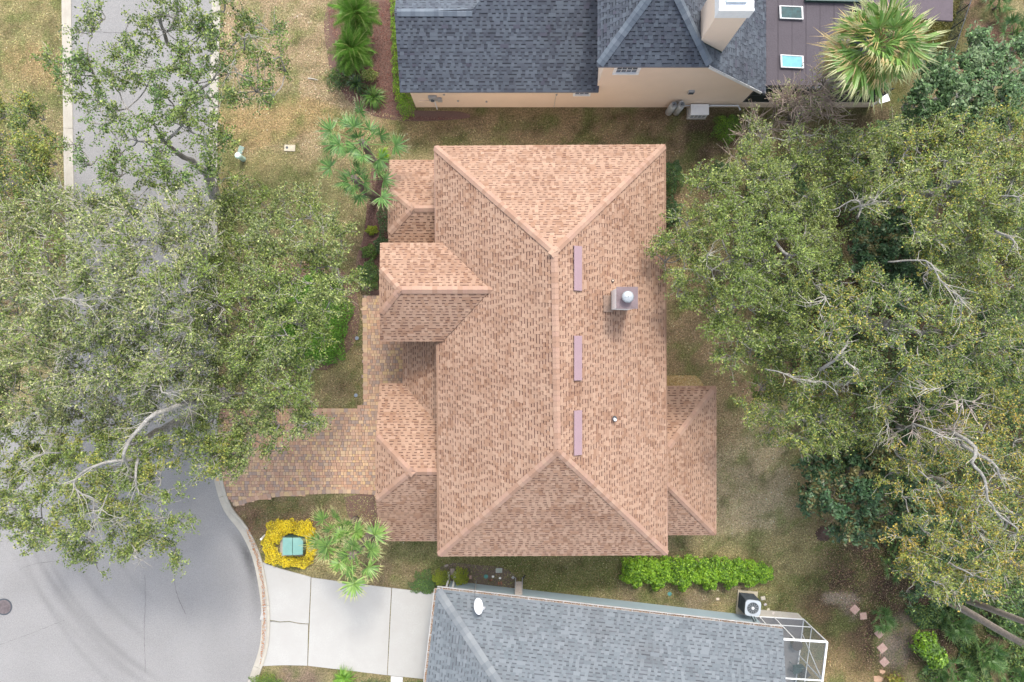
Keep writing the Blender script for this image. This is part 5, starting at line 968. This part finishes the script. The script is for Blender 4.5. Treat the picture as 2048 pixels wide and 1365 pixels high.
for i, (lab, x, y, n, s) in enumerate((("small round bright palmetto beside the stepping stones", 1757, 1232, 16, .8), ("palmetto under the magnolia tip, uppermost of three", 1797, 1082, 8, .8), ("pale palmetto frond clump between mulch and yellow oak", 1790, 1108, 7, .75), ("yellowing palmetto clump beside the reddish litter", 1780, 1136, 8, .8), ("dark palmetto clump close to the pale tree trunk", 1900, 1240, 16, 1.1), ("broad dark palmetto clump below the tree trunks", 1960, 1300, 18, 1.2), ("palmetto clump at the bottom edge near the glossy shrub", 1905, 1340, 16, 1.1), ("palmetto clump in the lower corner of the wood", 2020, 1350, 15, 1.15), ("small palmetto between glossy shrub and bottom edge", 1865, 1350, 10, .85), ("palmetto clump between the two bare trunks", 2000, 1235, 10, 1.0), ("blue green palmetto at the top corner wood edge", 2020, 70, 14, 1.2), ("palmetto beside the mossy ground at the top edge", 1985, 20, 10, 1.0))):
    q = P(x, y); palm("palmetto", lab, q, q + Vector((0, 0, .35)), pf, n, .06, (.1, 1.1), (.8 * s, 1.05 * s), M_dark, "palmettos in the wood and by the path", "palmetto")

# ------------------------------------------------------------ trees
OAK = [(.13, .18, .035), (.18, .235, .05), (.09, .135, .03), (.25, .29, .075), (.065, .105, .028)]
OAKY = [(0.202, 0.24, 0.05), (0.276, 0.265, 0.05), (0.12, 0.173, 0.039), (0.35, 0.296, 0.055), (0.069, 0.112, 0.031), (0.092, 0.148, 0.039)]
OAKP = [(0.194, 0.238, 0.071), (0.27, 0.302, 0.107), (0.13, 0.173, 0.053), (0.356, 0.356, 0.154), (0.086, 0.124, 0.042)]
OAKG = [(.09, .16, .04), (.125, .205, .05), (.06, .115, .03), (.18, .25, .065)]
MAG = [(.035, .078, .030), (.05, .10, .038), (.025, .058, .024), (.07, .12, .05), (.11, .10, .035)]
GLS = [(.07, .13, .045), (.10, .17, .06), (.05, .095, .035), (.14, .20, .09)]
def wavy(a, b, k, amp, rs):
    a, b = np.array(a, float), np.array(b, float); L = np.linalg.norm(b - a); f = np.linspace(0, 1, k)[:, None]; off = RNG.normal(size=(k, 3)) * amp * L; off[0] = off[-1] = 0
    o2 = off.copy(); o2[1:-1] = (off[:-2] + off[1:-1] * 2 + off[2:]) / 4; return a * (1 - f) + b * f + o2
def tree(name, label, base_px, trunk_h, trunk_r, clumps, pal, leaf=.085, per=9, dens=26, twig_mat=None, leaf_mat=None, group=None, elong=1.9, lift=.75, twl=1., twr=.011, limbs=(), bark=None, flat=.45, cat="tree", up=.35, dead=0.):
    """clumps: (px, py, r_px, z) foliage masses at their real height; limbs: extra visible boughs as ([(px,py,z)...], r0, r1)"""
    per = int(per * 2.3); dens *= 1.6; leaf *= 1.08; twr *= 1.0
    bark = bark or M_bark; twig_mat = twig_mat or M_twig; b0 = P(*base_px); t = thing(name, label, cat, b0, group)
    C = np.array([[*P(c[0], c[1], c[3])] for c in clumps]); Rr = np.array([c[2] * (H - c[3]) / F for c in clumps])
    cen = C.mean(0); top = np.array([b0.x * .6 + cen[0] * .4, b0.y * .6 + cen[1] * .4, trunk_h]); mb = MB()
    mb.tube([b0 - Vector((0, 0, .1))] + [Vector(p) for p in wavy(b0, top, 5, .05, None)[1:]], trunk_r * 1.25, trunk_r * .55, 10); mb.build("trunk", bark, t, smooth=True)
    order = np.argsort(np.linalg.norm(C[:, :2] - top[:2], axis=1)); nodes = [(top, trunk_r * .62)]; mb = MB()
    for i in order:
        c = C[i] - np.array([0, 0, Rr[i] * .3]); ds = [np.linalg.norm(c - n_[0]) + .35 * np.linalg.norm(n_[0] - top) for n_ in nodes]; j = int(np.argmin(ds)); n0, r0 = nodes[j]; r0 = min(r0 * .8, .055 + .02 * np.linalg.norm(C[i] - top) ** .5 + .06); L = np.linalg.norm(c - n0)
        pth = wavy(n0, c, 6, .07, None); mb.tube([Vector(p) for p in pth], r0, max(r0 * .55, .025), 6, caps=False); nodes.append((c, max(r0 * .6, .03)))
    LP = []
    for pts, r0, r1 in limbs: p_ = [np.array(P(*q)) for q in pts]; p_[0][2] -= .8; p_[-1][2] -= .7; L_ = [Vector(q) for q in smooth_line(p_, .2)]; L_ = [q + Vector((noise.noise(q * 1.3), noise.noise(q * 1.3 + Vector((9, 0, 0))), 0)) * .10 for q in L_]; mb.tube(L_, r0 * .72, r1 * .32, 8); LP.append(np.array([tuple(q) for q in L_]))
    mb.build("limbs", bark, t, smooth=True, kind="stuff")
    br, b_r, tw, tr_, LF, LC = [], [], [], [], [], []
    for i in range(len(C)):
        c, r = C[i], Rr[i]; m = max(4, int(5 * r * r + 3)); a = RNG.uniform(0, 6.283, m); rr = np.sqrt(RNG.uniform(.02, .85, m)) * r; zz = c[2] + flat * r * (1 - (rr / r) ** 2) * .8 + RNG.normal(0, .12 * r, m)
        mid = np.stack([c[0] + np.cos(a) * rr, c[1] + np.sin(a) * rr, zz], 1); o = c - np.array([0, 0, r * .3])
        for q in mid: br.append(wavy(o, q, 5, .10, None)); b_r.append(.02 + .012 * r)
        n = int(dens * r * r) + 6; k = RNG.integers(0, m, n); s = mid[k] + (o - mid[k]) * RNG.uniform(0, .35, n)[:, None]; a = RNG.uniform(0, 6.283, n); d = np.stack([np.cos(a), np.sin(a), RNG.uniform(-.35, .8, n)], 1)
        outw = mid[k] - o; outw /= np.linalg.norm(outw, axis=1, keepdims=True) + 1e-6; d = d * .8 + outw * .8; d /= np.linalg.norm(d, axis=1, keepdims=True); L = RNG.uniform(.35, .85, n) * twl * min(1.15, .5 + r * .5)
        K = 4; f = np.linspace(0, 1, K)[None, :, None]; pt = s[:, None] + d[:, None] * L[:, None, None] * f + np.cumsum(RNG.normal(0, .045, (n, K, 3)), 1) * f; tw.append(pt); tr_.append(np.full(n, twr))
        # leaves sit in small sprays along each twig's outer part
        live = RNG.uniform(0, 1, n) > dead; pl = pt[live]; nl = len(pl)
        if nl == 0: continue
        f = RNG.uniform(.30, 1.05, (nl, per)); seg = np.clip((f * (K - 1)).astype(int), 0, K - 2); w = f * (K - 1) - seg; ii = np.arange(nl)[:, None]; q = pl[ii, seg] * (1 - w[..., None]) + pl[ii, seg + 1] * w[..., None]
        q = q + RNG.normal(0, .075, q.shape); LF.append(q.reshape(-1, 3)); tone = RNG.normal(0, .22) ; u_ = RNG.uniform(0, 1, (nl, 1)) * .5 + RNG.uniform(0, 1, (nl, per)) * .5 + tone; LC.append(np.array(pal)[np.clip(u_ * len(pal), 0, len(pal) - 1).astype(int)].reshape(-1, 3) * np.clip(np.exp(RNG.normal(.06, .30, (nl * per, 1))), .4, 1.9))
    for lp in LP:      # bare sprays growing from the exposed boughs
        m = max(6, int(len(lp) * 1.3)); i0 = RNG.integers(len(lp) // 4, len(lp), m); tg = lp[np.minimum(i0 + 1, len(lp) - 1)] - lp[np.maximum(i0 - 1, 0)]; tg /= np.linalg.norm(tg, axis=1, keepdims=True) + 1e-6
        d = tg * 1.2 + RNG.normal(0, .5, (m, 3)); d /= np.linalg.norm(d, axis=1, keepdims=True); L = RNG.uniform(.3, 1.0, m); f = np.linspace(0, 1, 4)[None, :, None]
        tw.append(lp[i0][:, None] + d[:, None] * L[:, None, None] * f + np.cumsum(RNG.normal(0, .11, (m, 4, 3)), 1) * f); tr_.append(RNG.uniform(.008, .017, m))
    V1, Q1 = vtubes(np.array(br), np.array(b_r), np.array(b_r) * .5, 4); np_mesh("branches", V1, Q1, bark, t, kind="stuff")
    tw = np.concatenate(tw); tr_ = np.concatenate(tr_); V2, Q2 = vtubes(tw, tr_, tr_ * .45, 3); np_mesh("twigs", V2, Q2, twig_mat, t, kind="stuff")
    if LF:
        LF = np.concatenate(LF); LC = np.concatenate(LC); leaves_mesh("leaves", LF, leaf, LC, leaf_mat or M_leaf, t, up=up, elong=elong, kind="stuff"); tree.n = getattr(tree, "n", 0) + len(LF)
    return t
def fill(poly, step, r, z, holes=(), jit=.35, zj=.7):
    """blue-noise-like clump positions inside a photo-space outline, heights doming towards the middle"""
    xs = np.array(poly, float); lo, hi = xs.min(0), xs.max(0); cx, cy = xs.mean(0); out = []; row = 0; y = lo[1]
    while y < hi[1]:
        x = lo[0] + (row % 2) * step / 2
        while x < hi[0]:
            px, py = x + RNG.uniform(-jit, jit) * step, y + RNG.uniform(-jit, jit) * step
            if inpoly(np.array(px), np.array(py), poly) and not any(math.hypot(px - h[0], py - h[1]) < h[2] for h in holes):
                d = min(1, math.hypot((px - cx) / (hi[0] - lo[0]), (py - cy) / (hi[1] - lo[1])) * 2); out.append((px, py, r * RNG.uniform(.75, 1.2), z * (1 - .28 * d * d) + RNG.uniform(-zj, zj)))
            x += step
        y += step * .87; row += 1
    return out
T1 = [(412, 335, 20), (440, 362, 22), (385, 350, 18), (320, 320, 20), (180, 60, 18), (310, 200, 20), (445, 20, 22), (370, 100, 20), (270, 105, 20), (205, 35, 22), (245, 70, 24), (290, 50, 22), (330, 60, 26), (350, 20, 30), (400, 30, 30), (395, 70, 26), (425, 95, 26), (505, 50, 26), (540, 62, 22), (475, 78, 18), (112, 122, 20), (135, 145, 22), (170, 105, 20), (185, 150, 24), (250, 140, 26), (300, 130, 26), (345, 125, 22), (400, 130, 24), (460, 92, 22), (560, 112, 17), (570, 145, 13), (512, 122, 18), (510, 180, 30), (545, 192, 15), (440, 150, 22), (390, 165, 24), (412, 190, 24), (460, 186, 16), (155, 185, 20), (190, 200, 20), (230, 180, 22), (290, 170, 22), (345, 210, 24), (380, 215, 22), (430, 212, 20), (250, 215, 22), (205, 245, 20), (300, 240, 22), (270, 280, 24), (330, 285, 20), (395, 270, 22), (440, 285, 24), (460, 275, 14), (425, 300, 14), (360, 250, 20), (235, 300, 24), (150, 290, 14), (180, 330, 12), (280, 330, 20), (240, 350, 20), (350, 340, 16), (220, 380, 22), (300, 370, 16), (345, 370, 16), (270, 395, 24)]
T1 = [(x, y, r * 1.2, 8.2 - .006 * abs(x - 330) + RNG.uniform(-.5, .5)) for x, y, r in T1]
tree("live_oak", "airy live oak reaching across the road with gaps showing the asphalt", (452, 420), 4.2, .30, T1, OAKG + OAK, dens=34, per=10, leaf=.10, dead=.12, twl=1.2,
     limbs=[([(345, 240, 6.6), (380, 200, 7.1), (431, 154, 7.6), (432, 135, 7.8), (415, 115, 8)], .13, .06), ([(431, 154, 7.6), (462, 148, 8), (480, 140, 8.2)], .06, .03), ([(318, 75, 7.6), (322, 45, 8), (330, 30, 8.2), (385, 55, 8.4)], .12, .04), ([(452, 105, 8.6), (466, 128, 8.7), (475, 148, 8.8)], .04, .025), ([(475, 85, 8.6), (492, 68, 8.8), (510, 80, 8.8)], .05, .02)])
T2 = fill([(-40, 180), (50, 205), (120, 250), (140, 320), (120, 410), (60, 430), (-40, 430)], 34, 24, 5.6)
tree("live_oak", "yellow green oak at the frame edge over the lawn across the road", (112, 400), 2.6, .25, T2, OAKY + OAK, dens=34, per=13, leaf=.085)
T3 = fill([(-40, 420), (60, 400), (150, 385), (230, 405), (310, 400), (420, 385), (440, 500), (430, 620), (420, 760), (330, 840), (200, 860), (60, 850), (-40, 830)], 34, 26, 10.0, holes=[(345, 500, 26), (325, 540, 18), (228, 512, 22), (160, 690, 18), (235, 640, 8), (360, 705, 14), (10, 640, 20)], zj=1.)
tree("live_oak", "large pale twiggy live oak covering the road beside the frame edge", (440, 650), 5.0, .38, T3, OAKP + OAK[:2], dens=50, per=10, leaf=.088, twl=1.3, twr=.015, dead=.28, limbs=[([(300, 770, 10.3), (325, 785, 10.6), (350, 786, 10.5)], .06, .04), ([(130, 500, 9.5), (150, 520, 9), (145, 545, 8.5)], .09, .05), ([(60, 590, 10.8), (130, 600, 11), (200, 598, 11.2), (250, 590, 11)], .05, .02)])
T4 = fill([(430, 385), (560, 375), (640, 400), (700, 440), (718, 510), (695, 570), (660, 640), (650, 700), (640, 760), (622, 830), (600, 880), (560, 895), (520, 925), (450, 940), (405, 900), (400, 780), (425, 620), (440, 500)], 37, 27, 8.4, holes=[(473, 643, 12), (410, 655, 14)])
tree("live_oak", "dense green live oak between the road and the tan house driveway", (610, 640), 3.6, .36, T4, OAK + OAKP[:3], dens=38, per=13, leaf=.085, twl=1.1, dead=.07)
T5 = fill([(-40, 860), (100, 840), (230, 850), (340, 850), (440, 880), (490, 920), (455, 955), (400, 960), (350, 905), (335, 900), (345, 985), (365, 1035), (380, 1068), (345, 1110), (325, 1135), (290, 1130), (255, 1090), (215, 1140), (150, 1120), (100, 1095), (60, 1100), (-40, 1070)], 36, 25, 8.8, holes=[(330, 935, 22)])
tree("live_oak", "live oak with bleached curving boughs hanging over the cul-de-sac", (448, 790), 4.4, .36, T5, OAK + OAKY[:2], dens=36, per=12, leaf=.085, dead=.1,
     limbs=[([(372, 806, 8.0), (330, 822, 9.6), (290, 842, 10.2), (262, 882, 10.4), (247, 915, 10.4), (240, 940, 10.2)], .19, .13), ([(243, 925, 10.4), (205, 930, 10.5), (168, 945, 10.5), (150, 968, 10.4), (165, 990, 10.3), (190, 1000, 10.2), (188, 1022, 10), (198, 1045, 9.9), (222, 1048, 9.8)], .09, .035), ([(255, 925, 10.2), (272, 950, 10), (278, 985, 9.7), (300, 1020, 9.2)], .08, .03), ([(190, 1000, 10.3), (205, 1020, 10.2), (192, 1045, 10.1), (215, 1060, 10)], .04, .02), ([(95, 915, 9.8), (70, 912, 10), (45, 935, 10), (30, 950, 9.6)], .05, .02), ([(240, 1100, 9.5), (275, 1110, 9.3), (262, 1135, 9)], .03, .015)])
R1 = fill([(1345, 440), (1400, 385), (1450, 345), (1500, 290), (1600, 285), (1680, 330), (1700, 420), (1660, 520), (1620, 600), (1600, 690), (1550, 730), (1490, 745), (1460, 700), (1410, 625), (1350, 590), (1325, 560), (1325, 500)], 38, 27, 8.6)
tree("live_oak", "broad olive green live oak touching the tan roof east edge", (1440, 545), 4.0, .36, R1, OAK + OAKY[:1] + OAKP[:1], dens=38, per=13, leaf=.085, twl=1.1, dead=.07, limbs=[([(1425, 520, 9), (1415, 515, 9.4), (1432, 503, 9.4)], .04, .03)])
R2 = fill([(1690, 300), (1760, 250), (1850, 235), (1950, 250), (2080, 220), (2080, 540), (1960, 560), (1870, 560), (1850, 480), (1790, 430), (1700, 400)], 38, 27, 9.0)
tree("live_oak", "yellowish live oak with pale twigs below the glossy leaved tree", (1800, 400), 4.4, .34, R2, OAKY[:4] + OAK + OAKP[:2], dens=36, per=12, leaf=.085, dead=.1, twr=.014, limbs=[([(1735, 430, 8.6), (1720, 412, 9.2), (1700, 402, 9.5), (1685, 415, 9.5)], .09, .03), ([(1720, 412, 9.2), (1745, 405, 9.6), (1758, 385, 9.8)], .06, .02), ([(2015, 380, 10), (2035, 395, 10.1), (2060, 400, 10)], .05, .03), ([(2020, 455, 9.8), (2025, 480, 9.8), (2048, 500, 9.8)], .08, .06)])
R3 = fill([(1620, 560), (1700, 540), (1760, 560), (1850, 500), (1960, 555), (2080, 540), (2080, 800), (1900, 830), (1780, 800), (1700, 790), (1600, 780), (1560, 745), (1600, 700), (1640, 640)], 38, 26, 9.6, holes=[(1800, 545, 34), (1850, 690, 16), (1690, 770, 12)])
tree("live_oak", "golden green live oak with white lichened limbs in mid wood", (1700, 640), 4.6, .38, R3, OAKY + OAK, dens=33, per=12, leaf=.08, dead=.14, twr=.015, limbs=[([(1655, 742, 9.4), (1668, 720, 9.8), (1690, 698, 10.1), (1715, 680, 10.2)], .11, .05), ([(1690, 698, 10.1), (1700, 730, 10), (1718, 748, 9.8), (1700, 772, 9.5)], .07, .03), ([(1545, 738, 9.2), (1580, 752, 9.5), (1625, 762, 9.6), (1680, 768, 9.6)], .04, .03), ([(1660, 580, 10), (1650, 600, 10.2), (1630, 612, 10.2)], .04, .02), ([(1800, 520, 9.6), (1850, 522, 10), (1880, 560, 10.4), (1920, 600, 10.6), (1945, 640, 10.6)], .05, .04), ([(1905, 790, 10), (1880, 775, 10.2), (1840, 778, 10.2), (1815, 765, 10)], .05, .02)])
R4 = fill([(1485, 790), (1540, 760), (1620, 780), (1700, 800), (1780, 830), (1800, 880), (1740, 900), (1660, 900), (1600, 895), (1545, 870), (1500, 840)], 36, 25, 7.6)
tree("live_oak", "mid green oak spilling toward the back lawn beside the east wing", (1640, 820), 3.2, .28, R4, OAK + OAKY[1:3], dens=36, per=12, leaf=.085, dead=.08, limbs=[([(1785, 825, 8), (1778, 850, 8.1), (1772, 880, 8)], .035, .02)])
R5 = fill([(1590, 925), (1640, 885), (1700, 880), (1780, 890), (1850, 880), (1880, 960), (1860, 1040), (1780, 1060), (1760, 1095), (1700, 1070), (1650, 1040), (1620, 1000)], 36, 25, 5.8)
tree("magnolia", "dark glossy magnolia spreading over the back lawn edge", (1700, 930), 2.4, .22, R5, MAG, dens=26, per=12, leaf=.17, leaf_mat=M_gloss, elong=2.2, twig_mat=M_dark, bark=M_dark, dead=0, up=.45)
R6 = fill([(1690, 470), (1750, 430), (1830, 440), (1880, 500), (1860, 590), (1790, 600), (1740, 590), (1700, 540)], 36, 26, 5.6)
tree("magnolia", "dark glossy magnolia seen down the gap in the wood", (1725, 540), 2.2, .2, R6, MAG, dens=24, per=12, leaf=.17, leaf_mat=M_gloss, elong=2.2, twig_mat=M_dark, bark=M_dark, up=.45)
R7 = fill([(1770, 920), (1830, 850), (1920, 820), (2080, 810), (2080, 1160), (2000, 1180), (1950, 1200), (1890, 1190), (1800, 1150), (1770, 1090), (1820, 1060), (1800, 1000)], 38, 25, 9.2, holes=[(1960, 930, 24), (1860, 950, 30), (2000, 860, 18), (1830, 1010, 20)])
tree("live_oak", "golden leaved live oak with thick white curving boughs", (1850, 960), 4.6, .34, R7, OAKY + [(.36, .27, .05)], dens=30, per=12, leaf=.08, dead=.12, twr=.015, limbs=[([(1930, 870, 9.6), (1950, 895, 9.9), (1945, 925, 10), (1968, 958, 10), (1975, 1000, 9.9), (1988, 1022, 9.8), (1970, 1055, 9.6)], .12, .05), ([(1950, 895, 9.9), (1985, 925, 10), (1998, 955, 9.8), (2040, 965, 9.8)], .10, .05), ([(1985, 1005, 9.9), (2010, 1040, 9.9), (2035, 1062, 9.8), (2040, 1080, 9.7)], .08, .03), ([(1850, 850, 9.4), (1890, 875, 9.6), (1950, 890, 9.9)], .05, .09), ([(1860, 950, 9.4), (1880, 975, 9.5), (1905, 985, 9.5)], .05, .03), ([(1925, 1135, 9.4), (1945, 1150, 9.5), (1952, 1165, 9.4)], .06, .03), ([(1970, 1050, 9.6), (1960, 1070, 9.5), (1985, 1085, 9.4)], .03, .015)])
R8 = fill([(1850, 130), (1900, 95), (1960, 75), (2080, 95), (2080, 225), (1960, 240), (1880, 240), (1800, 260), (1780, 225), (1830, 180)], 34, 24, 6.4)
tree("evergreen_tree", "glossy leaved evergreen beside the mossy ground", (1860, 210), 2.6, .22, R8, GLS, dens=30, per=12, leaf=.15, leaf_mat=M_gloss, elong=2.1, up=.45)
R9 = fill([(1480, 300), (1500, 260), (1580, 250), (1640, 280), (1760, 240), (1780, 300), (1690, 330), (1600, 300)], 36, 24, 6.4)
tree("live_oak", "thin light green oak top under the tall shaggy fan palm", (1600, 330), 3., .2, R9, OAK + OAKP, dens=30, per=9, leaf=.085, dead=.3)
R10 = fill([(1800, 790), (1900, 840), (1960, 820), (2080, 790), (2080, 560), (1990, 640), (1900, 700), (1800, 720)], 44, 27, 5.2)
tree("understory_tree", "shaded dark green understory tree in the middle of the wood", (1900, 750), 2.2, .18, R10, OAKG + MAG[:2], dens=26, per=12, leaf=.11, dead=.03, cat="tree")
R11 = fill([(1880, 1090), (1960, 1110), (2080, 1100), (2080, 1250), (2000, 1230), (1900, 1190), (1830, 1210), (1790, 1180), (1800, 1130)], 38, 24, 3.6)
tree("understory_tree", "low green understory tree around the bases of the bare trunks", (1860, 1150), 1.6, .14, R11, OAKG + MAG[1:3], dens=26, per=12, leaf=.11)
ug = [(1500, 330), (1620, 300), (1800, 230), (2060, 200), (2060, 1250), (1960, 1230), (1850, 1190), (1760, 1120), (1700, 1000), (1620, 900), (1560, 800), (1490, 700), (1460, 560), (1470, 420)]
p_ = RNG.uniform((1450, 200), (2060, 1260), (90000, 2)); p_ = p_[inpoly(p_[:, 0], p_[:, 1], ug)]; X = (p_[:, 0] - 1024) * H / F; Y = (682.5 - p_[:, 1]) * H / F
nz = np.array([noise.noise(Vector((x * .6, y * .6, 2))) for x, y in zip(X, Y)]); kp = nz > -.22; X, Y, nz = X[kp], Y[kp], nz[kp]
leaves_mesh("undergrowth", np.stack([X, Y, .1 + np.clip(nz + .3, 0, 1) * 2.2 * RNG.uniform(.4, 1, len(X))], -1), .15, np.array(OAKG + MAG[:3] + OAK[2:3])[RNG.integers(0, 8, len(X))] * .9, M_leaf, up=.45, label="dark leafy undergrowth beneath the wood", kind="stuff")
# dead vine thicket on the tall palm's trunk
VN = [(x, y, r, z) for x, y, r, z in ((1520, 250, 26, 3.2), (1545, 232, 28, 3.8), (1575, 215, 30, 4.6), (1600, 200, 30, 5.2), (1625, 185, 30, 5.8), (1650, 165, 28, 6.4), (1590, 240, 28, 4.4), (1640, 215, 30, 5.2), (1670, 190, 26, 6.0), (1500, 275, 24, 2.8), (1480, 310, 22, 2.6), (1660, 235, 24, 5))]
tree("dead_vine", "tangle of bare grey brown vines climbing the tall palm trunk", (1575, 245), 2.4, .06, VN, OAKP, dens=95, per=4, leaf=.08, dead=.82, twl=1.6, twr=.016, twig_mat=mat_plain("dead_vine_stem", (.42, .34, .28), .9, scale=3, c2=(.28, .21, .17)), bark=M_dark, cat="vine")
VN2 = [(x, y, r, z) for x, y, r, z in ((1790, 870, 24, 7), (1830, 850, 26, 7.6), (1870, 860, 28, 8), (1910, 870, 26, 8.4), (1760, 820, 22, 6.6), (1930, 800, 24, 8.6), (1860, 820, 24, 7.8))]
tree("dead_tree", "bare tangle of pinkish grey dead branches in the wood", (1800, 860), 3.4, .10, VN2, OAKP, dens=45, per=3, leaf=.08, dead=.9, twl=1.5, twr=.017, twig_mat=mat_plain("dead_twig", (.46, .40, .36), .9, scale=3, c2=(.32, .26, .22)))
ug2 = [(1800, 1215), (1900, 1190), (2060, 1230), (2060, 1380), (1880, 1380), (1830, 1350), (1880, 1300)]
p_ = RNG.uniform((1790, 1185), (2060, 1380), (26000, 2)); p_ = p_[inpoly(p_[:, 0], p_[:, 1], ug2)]; X = (p_[:, 0] - 1024) * H / F; Y = (682.5 - p_[:, 1]) * H / F; nz = np.array([noise.noise(Vector((x * .8, y * .8, 5))) for x, y in zip(X, Y)]); kp = nz > -.15; X, Y, nz = X[kp], Y[kp], nz[kp]
leaves_mesh("undergrowth", np.stack([X, Y, .05 + np.clip(nz + .2, 0, 1) * .8 * RNG.uniform(.3, 1, len(X))], -1), .12, np.array(OAKG + MAG[:3] + OAK[:1])[RNG.integers(0, 8, len(X))], M_leaf, up=.45, label="low green undergrowth among the palmettos", kind="stuff")
M_pale = mat_plain("pale_trunk_bark", (.38, .32, .27), .9, scale=5, c2=(.24, .20, .165), bmp=.8, fine=(16, .6))
# bare leaning trunks running out of the frame
for lab, a, b, zt_, r in (("straight bare brown tree trunk rising past the bottom corner", (1838, 1172), (2110, 1322), 9.5, .17), ("second bare trunk, above the palmettos and nearer the oak", (1905, 1188), (2120, 1272), 8.5, .15)):
    b0 = P(*a); tp = P(b[0], b[1], zt_); t = thing("bare_trunk_tree", lab, "tree", b0, "bare trunks by the palmettos"); mb = MB(); mb.tube([Vector(p) for p in wavy(b0, tp, 9, .003, None)], r * 1.2, r * .75, 12); mb.build("trunk", M_pale, t, smooth=True)
    cl = [(b[0] + dx_, b[1] + dy_, 26, zt_ + .6) for dx_, dy_ in ((0, 0), (30, 10), (20, 35), (50, 40))]; C = [P(*c[:2], c[3]) for c in cl]; LFp = np.concatenate([np.array(c) + RNG.normal(0, .35, (1500, 3)) for c in C]); leaves_mesh("crown", LFp, .1, np.array(OAK)[RNG.integers(0, 5, len(LFp))], M_leaf, t, kind="stuff")
# fence at the back of the top corner, leaf-strewn
f0, f1 = P(1940, -60), P(1870, 150); t = thing("fence", "low dark green chain fence line past the mossy ground", "fence", f0); n = 7
for i in range(n + 1): q = f0.lerp(f1, i / n); mb = MB(); mb.cyl(q, .03, 0, 1.2, 8); mb.build("post", M_dkmetal, t)
mb = MB(); mb.tube([f0 + Vector((0, 0, 1.18)), f1 + Vector((0, 0, 1.18))], .02, n=6); mb.build("top_rail", M_dkmetal, t); mb = MB(); mb.face([f0 + Vector((0, 0, .05)), f1 + Vector((0, 0, .05)), f1 + Vector((0, 0, 1.15)), f0 + Vector((0, 0, 1.15))]); mb.build("wire_mesh", M_screen, t)
open("/tmp/count.txt", "w").write(str((tree.n, sum(len(o.data.polygons) * 2 for o in SC.objects if o.type == "MESH")))) if False else print("LEAVES", tree.n, "TRIS", sum(len(o.data.polygons) * 2 for o in SC.objects if o.type == 'MESH'))
